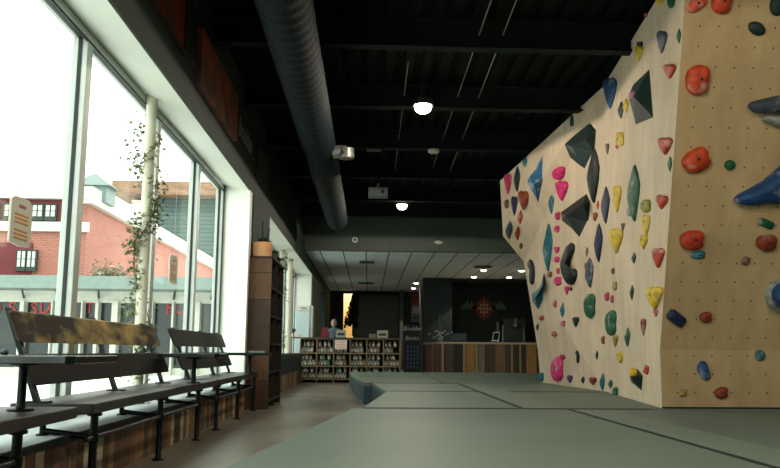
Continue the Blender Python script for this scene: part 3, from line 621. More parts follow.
# logo
c = on(484, 308.5, 1, YL - .03); lg = thing('wall_logo_emblem', 'red diamond emblem on the dark wall behind the reception desk', 'logo', (c.x, YL - .03, c.z)); s_ = on(497, 308, 1, YL).x - c.x
MB().prism([(-s_, 0), (0, -s_ * .92), (s_, 0), (0, s_ * .92)], 0, .025, 1).build('diamond', mat('emblem red', (122, 40, 28), .6), lg)
CR = mat('emblem cream', (176, 150, 122), .6)
q = s_ * .52; d_ = MB()
for (u, v) in ((-1, 0), (0, 1), (1, 0), (0, -1)):
    pass
for k in range(-2, 3):
    t = k * q / 2.2
    MB().loft([[(t + (q - abs(t)) * u - .018 * 1, yy, (q - abs(t)) * -u * 0 + z_) for yy in (-.012, 0)] + [(t + .018, yy, z_) for yy in (0, -.012)] for z_, u in ((-(q * 1.15 - abs(t)), 0), ((q * 1.15 - abs(t)), 0))]).build('emblem_bar', CR, lg)
for k in (-1, 0, 1):
    MB().box(-q * (.95 - .35 * abs(k)), q * (.95 - .35 * abs(k)), -.014, 0, k * q * .55 - .02, k * q * .55 + .02).build('emblem_bar', CR, lg)
MTN = mat('silhouette grey', (92, 106, 98), .6)
for sgn, pxs, lab in ((-1, (461, 478), 'grey tree-line silhouette on the wall at the left of the emblem'), (1, (492, 506), 'grey tree-line silhouette on the wall at the right of the emblem')):
    a = on(pxs[0], 307, 1, YL - .03); b = on(pxs[1], 307, 1, YL - .03); w = b.x - a.x; hh = .32
    pts = [(0, 0), (w, 0), (w, hh * .25)]; rr = random.Random(8)
    prof_ = [(.9, .3), (.84, .62), (.78, .3), (.7, .42), (.64, .95), (.56, .35), (.48, .4), (.42, 1.0), (.34, .35), (.28, .72), (.2, .3), (.12, .35), (.05, .2), (0, .15)]
    if sgn > 0: prof_ = [(1 - u, v) for u, v in prof_][::-1]; prof_ = [(.97, .2), (.88, .3), (.8, .34), (.72, .7), (.64, .34), (.56, 1.0), (.5, .4), (.4, .35), (.3, .6), (.24, .3), (.14, .8), (.08, .5), (.0, .7)]
    t_ = MB().prism([(0, 0), (w, 0)] + [(u * w, v * hh + .05) for u, v in prof_], 0, .02, 1)
    tag(t_.build('tree_line_sign', MTN, None, loc=(a.x, YL - .03, a.z - .08)), lab, 'sign')
# reception desk
YDK = 24.4; dl = on(443, 360, 1, YDK).x; dl2 = on(425.5, 360, 1, YDK + 2.4).x; zt = on(480, 342, 1, YDK).z; zt = 1.055
dk = thing('reception_desk', 'long reception desk clad in mixed brown boards with a pale top', 'desk', (dl, YDK, 0)); W = 6.0
MB().box(0, W, .06, .12, .0, zt - .06).build('front_panel', planks('mixed desk boards', [(140, 110, 78), (92, 76, 62), (168, 104, 68), (120, 112, 100), (58, 46, 38), (186, 136, 78), (104, 66, 54), (140, 134, 112), (74, 66, 56)], .31, 'X', .6, .03, 11, (20, 2, 2)), dk)
MB().loft([[(0, .06, 0), (.06, .06, 0), (dl2 - dl + .06, 2.4, 0), (dl2 - dl, 2.4, 0)], [(0, .06, zt - .06), (.06, .06, zt - .06), (dl2 - dl + .06, 2.4, zt - .06), (dl2 - dl, 2.4, zt - .06)]]).build('side_panel', planks('desk end boards', [(140, 96, 78), (106, 76, 62), (156, 130, 96)], .3, 'Y', .6, .05, 4, (20, 2, 2)), dk)
for xx in (0, .62, 1.0, 2.05, 2.3, 3.0): MB().box(xx - .02, xx + .03, .02, .06, 0, zt - .06).build('batten', mat('pale batten', (170, 148, 108), .6), dk)
MB().prism([(-.06, 0), (W, 0), (W, .75), (.62, .75), (dl2 - dl + .6, 2.45), (dl2 - dl - .06, 2.45)], zt - .06, zt, 2).build('desk_top', mat('pale desk top', (196, 182, 152), .45, noise=.1), dk)
dz = zt
def dpos(px, y): return on(px, 335, 1, y).x
vs_ = thing('flower_vase', 'vase of pale dried flowers at the corner of the reception desk', 'vase', (dpos(440.5, YDK + .3), YDK + .3, dz))
MB().lathe([(.05, 0), (.08, .06), (.06, .15), (.04, .18)], 14).build('vase', mat('grey vase', (120, 124, 118), .4), vs_, True)
fb = MB(); rnd = random.Random(2)
for k in range(26): fb.ball((rnd.gauss(.05, .12), rnd.gauss(0, .06), .26 + rnd.gauss(0, .08)), .025, .025, .022, 6)
fb.build('flowers', mat('pale dried flowers', (146, 150, 140), .8), vs_, True)
st = MB()
for k in range(9): st.tube([(0, 0, .15), (rnd.gauss(.04, .08), 0, .3)], .004, 4)
st.tube([(0, 0, .15), (-.03, 0, .78)], .008, 4)
st.build('stems', mat('dry stem', (96, 100, 84), .8), vs_)
la = thing('desk_monitor', 'low blue-grey monitor back behind the flowers on the desk', 'monitor', (dpos(459, YDK + .4), YDK + .4, dz))
MB().bbox(-.22, .22, 0, .03, .05, .26, .006).build('screen_back', mat('blue grey plastic', (34, 58, 72), .5), la); MB().box(-.06, .06, 0, .1, 0, .06).build('stand', DARK, la)
tb = thing('tablet_stand', 'white angled tablet stand on the reception desk', 'tablet', (dpos(496, YDK + .3), YDK + .3, dz))
WSTD = mat('grey white stand', (150, 156, 150), .5)
MB().tube([(-.12, 0, 0), (-.06, .03, .3)], .014, 6).build('stand_leg', WSTD, tb); MB().tube([(.06, 0, 0), (.12, .03, .3)], .014, 6).build('stand_leg', WSTD, tb)
MB().tube([(-.06, .03, .3), (.12, .03, .3)], .014, 6).build('stand_bar', WSTD, tb); MB().tube([(-.1, .0, .05), (.08, .0, .05)], .012, 6).build('stand_bar', WSTD, tb)
MB().bbox(.03, .1, .03, .05, .3, .6, .01).build('arm', mat('arm grey', (80, 90, 86), .5), tb)
cf = thing('drink_cabinet', 'dark glass-fronted drinks cabinet standing behind the desk by the climbing wall', 'cabinet', (dpos(502, 28.5), 28.5, 0)); w = dpos(526, 28.5) - dpos(502, 28.5); h = on(510, 318, 1, 28.5).z
MB().box(0, w, .02, .6, 0, h - .1).build('body', mat('cabinet inside', (20, 26, 22), .4), cf)
for a in (0, w * .88): MB().box(a, a + .05, 0, .05, 0, h).build('side_trim', mat('cabinet trim', (70, 82, 76), .5), cf)
MB().box(0, w, 0, .05, h - .25, h - .04).build('header_panel', mat('cabinet header', (40, 52, 48), .5), cf)
MB().box(w * .5, w * .62, -.05, 0, h - .3, h).build('badge', mat('cabinet badge', (98, 104, 98), .5), cf)
# trailing plant at the doorway
tp = thing('trailing_plant', 'dark trailing plant hanging diagonally across the yellow doorway', 'plant', (dx1, YF - .2, 0))
lf = MB(); rnd = random.Random(6); a = on(354.5, 294, 1, YF - .2); b = on(345, 326, 1, YF - .2)
for k in range(700):
    t = rnd.random(); c = a.lerp(b, t) + Vector((rnd.uniform(-.03, .12 + .38 * t), rnd.gauss(0, .05), rnd.gauss(0, .06))) - Vector((dx1, YF - .2, 0)); c.x += .05 * math.sin(t * 38)
    d1 = Vector((rnd.uniform(-1, 1), rnd.uniform(-.4, .4), rnd.uniform(-1, 1))).normalized() * .06; d2 = Vector((d1.z, .02, -d1.x)) * .6
    lf.add([c - d1, c + d2, c + d1, c - d2], [(0, 1, 2, 3)])
lf.build('leaves', mat('very dark leaf', (16, 24, 16), .8), tp)
MB().tube([a - Vector((dx1, YF - .2, 0)) + Vector((.1, 0, .35)), a - Vector((dx1, YF - .2, 0)) + Vector((.15, 0, 0)), b - Vector((dx1, YF - .2, 0)) + Vector((.15, 0, 0))], .012, 5).build('stem', mat('very dark leaf', (16, 24, 16), .8), tp)

# ------------------------------------------------------------------ ceiling fittings
BEAM = mat('grey steel beam', (16, 25, 25), .8, 0, spec=.2, noise=.2, scale=4)
ord_ = ['nearest to the viewer', 'second', 'third', 'fourth', 'fifth', 'last before the bulkhead']
for i, (yy, py) in enumerate(((7.98, 50), (10.07, 110), (12.2, 151), (14.35, 180), (16.6, 203), (18.6, 217))):
    mb = MB().box(-.5, 10.5, -.07, .07, 0, .02).box(-.5, 10.5, -.008, .008, .02, .28).box(-.5, 10.5, -.07, .07, .28, .30)
    mb.v = [(v[0] + (-.05 if False else 0), v[1], v[2]) for v in mb.v]
    o = mb.build('ceiling_beam', BEAM, None, loc=(-1.1, yy, 3.82)); tag(o, 'dark steel beam across the black ceiling, ' + (ord_[i] if i in (0, 5) else ord_[i] + ' from the viewer'), 'beam', 'ceiling beams')
# spiral duct
def duct(x, y0, y1, z, r):
    rings = []; y = y0; k = 0
    while y < y1:
        rr = r * (1.035 if k % 4 == 0 else 1.0); rings.append([(rr * math.cos(2 * PI * j / 28), y - y0 + (.12 * j / 28), rr * math.sin(2 * PI * j / 28)) for j in range(28)]); y += .045; k += 1
    return rings
dc = thing('air_duct', 'round spiral air duct running along the ceiling above the floor strip', 'duct', (-.72, 1.5, 3.56))
MB().loft(duct(0, 1.5, 17.4, 0, .225)).build('duct_pipe', mat('blue grey painted duct', (15, 29, 35), .8, 0, spec=.15, noise=.35, scale=7), dc, True)
for yy in (2.5, 7.2, 12.0, 16.5):
    MB().tube([(0, yy, .22), (0, yy, .56)], .008, 6).build('hanger', BEAM, dc)
d2 = thing('duct_damper', 'bright round metal vent cap on the side of the spiral duct', 'vent', (-.40, 11.0, 3.47))
MB().tube([(-.12, 0, 0), (.05, -.02, -.0)], .09, 14).build('collar', mat('galvanised', (130, 136, 130), .4, .6), d2, True)
MB().lathe([(.1, -.14), (.11, -.1), (.1, 0), (.0, .01)], 16, (.06, -.03, .04)).build('cap', mat('bright galvanised', (170, 172, 160), .35, .5, scale=14, rgb2=(70, 70, 66)), d2, True)
LAMPE = mat('warm lamp glow', (255, 246, 214), .5, emit=14)
HOUS = mat('black lamp housing', (26, 30, 28), .5)
LW = []
def lamp(x, y, z, label, watt=120, r=.11, kind='SPOT'):
    t = thing('ceiling_lamp', label, 'lamp', (x, y, z))
    MB().lathe([(r * 1.0, 0.012), (r * 1.15, 0), (r * 1.2, .02), (r * 1.15, .09), (.03, .1), (.03, ZC - z)], 24).build('housing', HOUS, t, True)
    MB().lathe([(.0, -.10), (r * .5, -.09), (r * .85, -.06), (r * 1.0, -.012), (r * .96, .011), (0, .011)], 24).build('diffuser', LAMPE, t, True)
    l = bpy.data.lights.new('lamp light', kind); l.shadow_soft_size = .07
    if kind == 'SPOT': l.spot_size = math.radians(180); l.spot_blend = .03
    l.energy = 1; l.energy = watt * 1.25; l.color = (1, .90, .74)
    lo = bpy.data.objects.new('lamp light', l); C.objects.link(lo); lo.location = (x, y, z - .16); LW.append(lo)
lamp(.635, 9.88, 3.8, 'bright round ceiling lamp nearer the viewer, under the second beam', 95)
lamp(.654, 16.9, 3.8, 'bright round ceiling lamp just before the grey bulkhead', 110)
def lamp_out(x, y, z, watt):
    o = MB().lathe([(.0, 0), (.11, 0), (.13, .02), (.12, .1), (0, .1)], 16)
    l = bpy.data.lights.new('lamp light', 'AREA'); l.shape = 'DISK'; l.size = .5; l.energy = watt; l.color = (1, .88, .7)
    lo = bpy.data.objects.new('lamp light', l); C.objects.link(lo); lo.location = (x, y, z)
lamp(.64, 2.9, 3.8, 'unseen added ceiling lamp above the foreground mat', 130); lamp(.64, -3.5, 3.8, 'unseen added ceiling lamp behind the viewer', 110); lamp(4.2, 1.0, 3.8, 'unseen added ceiling lamp in front of the tan climbing face', 140)  # unseen lamps, added for interior light beyond what the windows give
# small can lights in the tile ceiling
for k, (px, py) in enumerate(((483.5, 270), (474, 276.6), (509, 277), (521.7, 270.5), (416, 283), (413.5, 288))):
    q = on(px, py, 2, ZD); lab = ['under the dark vent over the desk', 'the one nearest the dark partition edge', 'over the middle of the desk', 'the one beside the climbing wall', 'above the tall poster, nearer one', 'above the tall poster, farther one'][k]
    t = thing('can_light', 'small recessed can light in the tiles, ' + lab, 'lamp', (q.x, q.y, ZD - .012), 'can lights in the tile ceiling')
    MB().lathe([(.09, .0), (.11, .004), (.11, .011), (.09, .011)], 16).build('trim_ring', WHITE, t)
    MB().lathe([(0, -.03), (.06, -.025), (.088, -.008), (.088, .01), (0, .01)], 16).build('diffuser', mat('can light glow', (255, 246, 220), .5, emit=12), t)
    l = bpy.data.lights.new('can', 'SPOT'); l.energy = 150; l.spot_size = 1.6; l.color = (1, .92, .8); l.shadow_soft_size = .06
    lo = bpy.data.objects.new('can', l); C.objects.link(lo); lo.location = (q.x, q.y, ZD - .06)
VM = mat('dark vent', (62, 66, 64), .6)
for (px, py, w, lab) in ((367, 262, .42, 'dark ceiling vent in the tiles, nearer the bulkhead above the rack'), (366, 283, .55, 'dark ceiling vent in the tiles, deeper above the rack'), (483, 266.5, .5, 'dark ceiling vent in the tiles toward the climbing wall')):
    q = on(px, py, 2, ZD); t = thing('ceiling_vent', lab, 'vent', (q.x, q.y, ZD - .02))
    MB().box(-w / 2, w / 2, -.3, .3, 0.01, .019).build('backing', VM, t)
    for k in range(6): MB().box(-w / 2, w / 2, -.28 + k * .1, -.23 + k * .1, 0, .01).build('slat', GASK, t)
# conduits
for (pa, pb, z, lab) in (((517, 0), (459, 151.7), 3.97, 'thin pale conduit under the ceiling, nearer the climbing wall'), ((491.7, 0), (440, 148), 3.97, 'thin pale conduit under the ceiling, middle of three'), ((408.3, 63), (397.3, 156), 3.97, 'thin pale conduit left of the bright lamp')):
    a, b = on(*pa, 2, z), on(*pb, 2, z); x_ = (a.x + b.x) / 2
    tag(MB().tube([(0, 0, 0), (b.x - a.x, b.y - a.y + (1.5 if z else 0), 0)], .006, 6).build('conduit', mat('pale conduit', (150, 150, 130), .4, .3), None, loc=(a.x, a.y, z + .012)), lab, 'conduit')
    m_ = MB()
q = on(378, 191, 1, 14.0); pj = thing('projector', 'grey ceiling projector hanging from a short mount', 'projector', (q.x, 14.0, q.z))
MB().bbox(-.17, .17, 0, .3, -.08, .07, .012).build('body', mat('projector grey', (104, 114, 112), .5), pj)
MB().box(-.025, .025, .1, .2, .07, .16).build('mount', mat('mount grey', (130, 138, 134), .5), pj); MB().tube([(0, .15, .15), (0, .15, ZC - q.z)], .018, 8).build('pole', BEAM, pj)
MB().tube([(.08, -.02, -.01), (.08, .01, -.01)], .035, 12).build('lens', DARK, pj)
q = on(374, 159, 1, 12.6); tag(MB().bbox(-.12, .1, 0, .1, 0, .02, .004).build('access_point', mat('dim grey cover', (84, 92, 88), .6), None, loc=(q.x, 12.2, 3.80)), 'flat grey cover plate on the third ceiling beam above the projector', 'cover plate')
q = on(433, 157, 1, 12.3)
sd = thing('smoke_detector', 'small white dome on the third beam beside the conduits', 'detector', (q.x, 12.2, 3.82)); MB().lathe([(0, -.06), (.05, -.055), (.085, -.035), (.09, 0)], 18).build('dome', mat('white plastic', (196, 200, 190), .5), sd, True); MB().lathe([(0, -.066), (.016, -.066), (.016, -.055), (0, -.055)], 8).build('sensor', DARK, sd)
q = on(355, 240, 1, YK); t = thing('alarm_sounder', 'small round ring-shaped sounder on the grey bulkhead', 'sounder', (q.x, YK, q.z))
o = MB().lathe([(.045, 0), (.07, 0), (.075, .03), (.03, .035), (.03, .01)], 18).build('ring', mat('white plastic', (196, 200, 190), .5), t, True); o.rotation_euler = (PI / 2, 0, 0)
o = MB().lathe([(.0, .0), (.04, 0), (.03, .02), (0, .02)], 12).build('centre', DARK, t); o.rotation_euler = (PI / 2, 0, 0)
q = on(438.5, 242.5, 1, YK); t = thing('emergency_light', 'white oval emergency light on the bulkhead right of the lit patch', 'light', (q.x, YK, q.z))
o = MB().ball((0, 0, 0), .11, .045, .045, 14).build('cover', mat('pale lens', (214, 210, 190), .3), t, True); MB().box(-.09, .13, -.012, 0, -.06, .055).build('base', mat('dim grey cover', (84, 92, 88), .6), t)

# paintings on the window wall above the soffit
def wallart(name, pts, lab, cat, m, frame=None, th=.03):
    P3 = [on(x_, y_, 0, XW + .02) for x_, y_ in pts]; c = sum(P3, Vector()) / len(P3)
    r = thing(name, lab, cat, (XW, c.y, c.z)); MB().prism([(p_.y - c.y, p_.z - c.z) for p_ in P3], .002, th, 0).build('canvas', m, r)
    if frame:
        k = 1.12; outer = [((p_.y - c.y) * k, (p_.z - c.z) * 1.08) for p_ in P3]; inner = [((p_.y - c.y), (p_.z - c.z)) for p_ in P3]; n = len(P3); f = MB()
        for i in range(n):
            j = (i + 1) % n; f.loft([[(.002, *outer[i]), (.002, *outer[j]), (.002, *inner[j]), (.002, *inner[i])], [(.04, *outer[i]), (.04, *outer[j]), (.04, *inner[j]), (.04, *inner[i])]])
        f.build('frame', frame, r)
    return r
PA = mat('rust red picture', (164, 62, 46), .5, scale=3, rgb2=(104, 66, 54)); PB = mat('rust orange canvas', (176, 100, 72), .5, scale=3.2, rgb2=(90, 78, 76))
def yz(y0, y1, z0, z1): return [pr((XW + .02, y0, z0)), pr((XW + .02, y1, z0)), pr((XW + .02, y1, z1)), pr((XW + .02, y0, z1))]
wallart('wall_picture', yz(5.0, 6.68, 3.27, 3.86), 'dark rust-red picture on the wall at the top edge of the frame', 'picture', PA, mat('brown frame', (62, 40, 30), .5))
wallart('wall_picture.001', yz(6.80, 7.12, 3.30, 3.84), 'narrow picture in a green-grey frame between the two rust pictures', 'picture', mat('dim green picture', (60, 72, 66), .4, scale=5, rgb2=(24, 34, 34)), mat('green grey frame', (50, 74, 68), .5))
wallart('wall_canvas', yz(7.26, 9.35, 3.17, 3.70), 'long rust-orange board picture in the middle of the upper window wall', 'picture', PB, None, .06)
tl = thing('wall_lettering', 'dim white handwritten lettering on the dark wall past the rust board', 'lettering', (XW, 10.28, 3.47))
text('letters', 'boulder', .36, mat('dim white paint', (150, 160, 152), .7), tl, (.012, 0.02, 0), (PI / 2, 0, PI / 2), .004, .2)
wallart('wall_board', yz(11.3, 12.6, 3.17, 3.68), 'grey board hung on the wall above the peach pot', 'picture', mat('grey board', (70, 80, 78), .6, scale=4, rgb2=(46, 56, 54)))

# ------------------------------------------------------------------ mats
ZM = .31
MATG = mat('grey green mat vinyl', (103, 119, 106), .55, noise=.10, scale=1.2, spec=.4); MATS_ = mat('blue teal mat side', (44, 74, 84), .55, noise=.2, scale=3)
def pad(poly, label, top=MATG, z1=ZM, z0=0.0):
    g = .055; cxm = sum(p_[0] for p_ in poly) / len(poly); cym = sum(p_[1] for p_ in poly) / len(poly)
    r = thing('crash_mat', label, 'mat', (cxm, cym, z0), 'crash mats of the landing area'); n = len(poly)
    # shrink by moving each edge inward
    P_ = [Vector((a - cxm, b - cym)) for a, b in poly]; area = sum(P_[i].x * P_[(i + 1) % n].y - P_[(i + 1) % n].x * P_[i].y for i in range(n)); sg = 1 if area > 0 else -1; Q = []
    for i in range(n):
        a, b, c = P_[i - 1], P_[i], P_[(i + 1) % n]; e1, e2 = (b - a).normalized(), (c - b).normalized(); n1, n2 = Vector((-e1.y, e1.x)) * sg, Vector((-e2.y, e2.x)) * sg
        g1, g2 = (g if abs(e1.y) < .1 else .02), (g if abs(e2.y) < .1 else .02); dt = n1.x * n2.y - n1.y * n2.x
        Q.append(b + (Vector(((g1 * n2.y - g2 * n1.y) / dt, (n1.x * g2 - n2.x * g1) / dt)) if abs(dt) > .05 else n1 * g1))
    def ring(k, z): return [(q_.x - 0, q_.y, z) for q_ in Q] if k == 0 else [(q_.x + (0 if abs(q_.x) < 1e-6 else -math.copysign(min(k, abs(q_.x)), q_.x)), q_.y - math.copysign(min(k, abs(q_.y)), q_.y), z) for q_ in Q]
    MB().loft([ring(0, 0), ring(0, z1 - z0 - .05)]).build('foam_side', MATS_, r)
    MB().loft([ring(0, z1 - z0 - .05), ring(0, z1 - z0 - .006), ring(.006, z1 - z0)]).build('top_cover', top, r)
    return r
def tp2(px, py): q_ = on(px, py, 2, ZM); return (q_.x, q_.y)
yA, yB_, yC, yD = 6.83, 9.72, 12.15, 18.55
dA = tp2(521, 408); dB = tp2(457, 383)       # oblique joint
def dj(y): t = (y - dA[1]) / (dB[1] - dA[1]); return dA[0] + (dB[0] - dA[0]) * t
e0 = tp2(568, 409); e1 = tp2(770, 466)
def ej(y): t = (y - e0[1]) / (e1[1] - e0[1]); return e0[0] + (e1[0] - e0[0]) * t
lf0 = tp2(357, 408.3); lf1 = tp2(240, 465)
def lj(y): t = (y - lf0[1]) / (lf1[1] - lf0[1]); return lf0[0] + (lf1[0] - lf0[0]) * t
Yn = 1.6
pad([(lj(Yn) - .06, Yn), (ej(Yn), Yn), (ej(yA), yA), (lj(yA) - .06, yA)], 'large grey-green crash mat filling the foreground')
pad([(ej(Yn), Yn), (7.0, Yn), (7.0, yA), (ej(yA), yA)], 'grey-green crash mat in front of the plywood climbing face', mat('grey green mat vinyl dark', (95, 110, 99), .55, noise=.12, scale=1.1))
pad([(-.07, yA), (dj(yA), yA), (dj(yB_), yB_), (.20, yB_)], 'crash mat with angled end just behind the foreground mat')
pad([(.20, yB_), (dj(yB_), yB_), (dj(yC), yC), (.03, yC)], 'crash mat whose blue side shows at the notch, second row')
pad([(-.08, yC), (1.1, yC), (1.15, 15.4), (-.30, 15.4)], 'far crash mat with its blue side facing the walkway')
pad([(-.30, 15.4), (1.15, 15.4), (1.2, yD), (-.43, yD)], 'farthest crash mat at the shoe rack end')
pad([(dj(yA), yA), (7, yA), (7, yB_), (dj(yB_), yB_)], 'crash mat under the near corner of the climbing wall, past the oblique joint', mat('grey green mat vinyl mid', (99, 114, 102), .55, noise=.12, scale=1.4))
pad([(dj(yB_), yB_), (7, yB_), (7, yC), (dj(yC), yC)], 'crash mat at the foot of the far climbing face')
pad([(1.1, yC), (7, yC), (7, yD), (1.2, yD)], 'wide crash mat in front of the reception desk')
# cover strips over joints
def strip(a, b, w, lab, mm):
    a, b = Vector(a), Vector(b); d = (b - a).normalized(); n_ = Vector((-d.y, d.x)) * -w; c = (a + b) / 2
    tag(MB().prism([tuple(a - c), tuple(b - c), tuple(b + n_ - c), tuple(a + n_ - c)], 0, .002, 2).build('joint_strip', mm, None, loc=(c.x, c.y, ZM)), lab, 'strip', 'joint covers of the mats')
STR = mat('worn pale strip', (112, 126, 113), .6, noise=.1, scale=4)
strip((dj(yA + .05) + .03, yA + .05), (dj(yC) + .03, yC), .30, 'pale cover strip over the oblique mat joint beyond the foreground mat', STR)
strip((ej(Yn + .3) + .03, Yn + .3), (ej(yA - .1) + .03, yA - .1), .30, 'pale cover strip over the slanting joint of the foreground mats', STR)
SEAM_DARK = mat('seam darkening strip', (22, 30, 27), .8)  # dark strips added over the lit mat gaps, so the seams read dark
strip((ej(Yn + .1) - .015, Yn + .1), (ej(yA - .06) - .015, yA - .06), .03, 'thin added dark strip along the slanting joint of the foreground mats', SEAM_DARK)
strip((dj(yA + .06) - .02, yA + .06), (dj(yC) - .02, yC), .04, 'thin added dark strip along the oblique joint beyond the foreground mat', SEAM_DARK)
strip((lj(yA) + .03, yA - .04), (2.35, yA - .04), -.09, 'thin added dark strip at the far edge of the foreground mat', SEAM_DARK)
strip((.22, yB_ - .05), (dj(yB_) - .06, yB_ - .05), -.10, 'thin added dark strip between the first two mats behind the foreground one', SEAM_DARK)
strip((.03, yC - .06), (dj(yC) - .06, yC - .06), -.12, 'thin added dark strip before the far mats', SEAM_DARK)
strip((dj(yB_) + .4, yB_ - .05), (2.7, yB_ - .05), -.10, 'thin added dark strip reaching the foot of the faceted wall', SEAM_DARK)
mb = MB().lathe([(.03, 0), (.032, .02), (.0, .03)], 10)
tag(mb.build('chalk_ball', mat('chalk', (210, 210, 200), .9), None, True, tuple(on(362.5, 402, 2, 0))), 'small white scrap on the floor at the mat notch', 'scrap')

# ------------------------------------------------------------------ climbing wall
XC = 2.469
C0 = (XC, 6.926, ZM + .002); C1 = (XC, 6.926, .80); C2 = (XC, 5.965, 3.93)
CB, CT = (2.833, 9.89, ZM + .002), (2.80, 9.5, 3.97)
YE_ = 12.74
FT, F1, F1b, F2, F3, FB = (2.054, YE_, 3.47), (2.093, YE_, 2.583), (2.125, YE_, 2.50), (2.42, YE_, 2.175), (2.62, YE_, .805), (2.654, YE_, ZM + .002)
XE = 7.0
R0, R1, R2 = (XE, 6.926, ZM + .002), (XE, 6.926, .80), (XE, 5.965, 3.93)
G0, G1 = (XE, YE_, ZM + .002), (XE, YE_, 3.47); G2 = (XE, 9.5, 3.97)
V = [C0, C1, C2, CB, CT, FT, F1, F2, F3, FB, R0, R1, R2, G0, G1, G2]
(iC0, iC1, iC2, iCB, iCT, iFT, iF1, iF2, iF3, iFB, iR0, iR1, iR2, iG0, iG1, iG2) = range(16)
front = [(iC0, iR0, iR1, iC1), (iC1, iR1, iR2, iC2)]
side = [(iC0, iC1, iCB), (iC1, iCT, iCB), (iC1, iC2, iCT), (iCB, iF3, iFB), (iCB, iF2, iF3), (iCB, iCT, iF2), (iCT, iF1, iF2), (iCT, iFT, iF1)]
rest = [(iC2, iR2, iG2, iCT), (iCT, iG2, iG1, iFT), (iFB, iF3, iF2, iF1, iFT, iG1, iG0), (iR0, iG0, iG1, iG2, iR2, iR1), (iC0, iCB, iFB, iG0, iR0)]
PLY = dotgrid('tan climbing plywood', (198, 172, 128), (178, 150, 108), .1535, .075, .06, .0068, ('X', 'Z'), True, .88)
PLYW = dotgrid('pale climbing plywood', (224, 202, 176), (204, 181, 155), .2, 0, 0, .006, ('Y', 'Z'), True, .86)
cw = thing('climbing_wall', 'tall faceted plywood climbing wall studded with coloured holds', 'climbing wall')
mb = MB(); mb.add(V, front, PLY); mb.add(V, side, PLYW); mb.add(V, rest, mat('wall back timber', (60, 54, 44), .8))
# merge duplicate verts by hand: same positions; build closed shell
o = mb.build('wall_panels', None, cw)
import bmesh
bm = bmesh.new(); bm.from_mesh(o.data); bmesh.ops.remove_doubles(bm, verts=bm.verts, dist=1e-5); bmesh.ops.recalc_face_normals(bm, faces=bm.faces); bm.to_mesh(o.data); bm.free()
MB().box(XC - .0, XE, 6.915, 6.93, ZM + .003, ZM + .014).build('base_strip', GASK, cw)
bvh = BVHTree.FromPolygons([Vector(v) for v in V], front + side)
def hit(px, py, off=0):
    d = ray(px, py); loc, nrm, idx, dist = bvh.ray_cast(EYE, d)
    if loc is None:
        best = None
        for dx in range(1, 12):
            for sx, sy in ((1, 0), (0, 1), (-1, 0), (0, -1)):
                l2, n2, i2, d2_ = bvh.ray_cast(EYE, ray(px + sx * dx, py + sy * dx))
                if l2 is not None: best = (l2, n2); break
            if best: break
        loc, nrm = best; t = (loc - EYE).dot(nrm) / d.dot(nrm); loc = EYE + d * t
    if nrm.dot(d) > 0: nrm = -nrm
    return loc, nrm
SH = {}
def reg(name, pts): SH[name] = pts
reg('oval', [(math.cos(2 * PI * k / 16), math.sin(2 * PI * k / 16)) for k in range(16)])
reg('drop', [(0, -1), (.35, -.6), (.75, 0), (1, .5), (.9, .85), (.45, 1), (0, .92), (-.5, 1), (-.95, .8), (-1, .45), (-.7, -.1), (-.35, -.65)])
reg('leaf', [(.1, -1), (.45, -.6), (.8, -.1), (.95, .3), (.6, .7), (.15, 1), (-.3, .6), (-.8, .2), (-1, -.15), (-.7, -.5), (-.25, -.85)])
reg('heart', [(0, -1), (.4, -.55), (.85, 0), (1, .45), (.8, .85), (.4, .95), (.05, .62), (-.4, 1), (-.85, .85), (-1, .35), (-.75, -.15), (-.35, -.6)])
reg('bean', [(-.1, -1), (.4, -.95), (.85, -.6), (.75, -.1), (.9, .4), (.75, .9), (.2, 1), (-.4, .9), (-.9, .5), (-.95, 0), (-.85, -.5), (-.55, -.85)])
reg('block', [(-.7, -1), (.7, -.95), (1, -.6), (1, .6), (.75, 1), (-.7, .95), (-1, .6), (-1, -.65)])
reg('hook', [(0, -1), (.6, -.8), (1, -.2), (1, .4), (.75, .65), (.5, .3), (.35, -.15), (0, -.35), (-.25, 0), (-.3, .6), (-.5, 1), (-.9, .8), (-1, .1), (-.8, -.55), (-.4, -.92)])
reg('crescent', [(.2, 1), (-.5, .85), (-.95, .35), (-1, -.3), (-.6, -.85), (.1, -1), (.8, -.8), (1, -.5), (.5, -.55), (.0, -.35), (-.15, .15), (.1, .5), (.6, .7), (.75, .95)])
reg('jhook', [(.2, 1), (.6, .95), (.7, .7), (.4, .45), (.05, .1), (-.1, -.15), (.15, -.3), (.5, -.2), (.9, -.25), (1, -.5), (.7, -.9), (.1, -1), (-.5, -.8), (-.95, -.35), (-1, .1), (-.6, .5), (-.25, .85)])
reg('arc', [(-.1, 1), (.5, .8), (1, .2), (.95, -.4), (.5, -.95), (0, -1), (-.2, -.6), (.2, -.2), (.1, .3), (-.5, .6), (-1, .7), (-.7, .95)])
def smooth_poly(pts, it=1):
    for _ in range(it):
        q = []
        for i in range(len(pts)):
            a, b = pts[i], pts[(i + 1) % len(pts)]; q += [(a[0] * .75 + b[0] * .25, a[1] * .75 + b[1] * .25), (a[0] * .25 + b[0] * .75, a[1] * .25 + b[1] * .75)]
        pts = q
    return pts
HOLE = mat('bolt hole', (20, 18, 16), .6)
COL = {'cy': (8, 104, 150), 'wing': (12, 66, 116), 'or': (212, 70, 26), 'rd': (196, 58, 28), 'rust': (140, 52, 22), 'gn': (10, 86, 54), 'dgn': (8, 42, 38), 'tl': (10, 104, 118), 'nv': (18, 32, 72), 'slate': (58, 72, 88), 'bl': (16, 76, 130),
       'yl': (226, 186, 16), 'pk': (226, 40, 120), 'dpk': (190, 50, 90), 'bk': (12, 22, 22), 'br': (104, 68, 44), 'ol': (150, 140, 50), 'gr': (138, 146, 136), 'pu': (86, 62, 100), 'lpk': (214, 130, 160), 'wht': (196, 188, 168)}
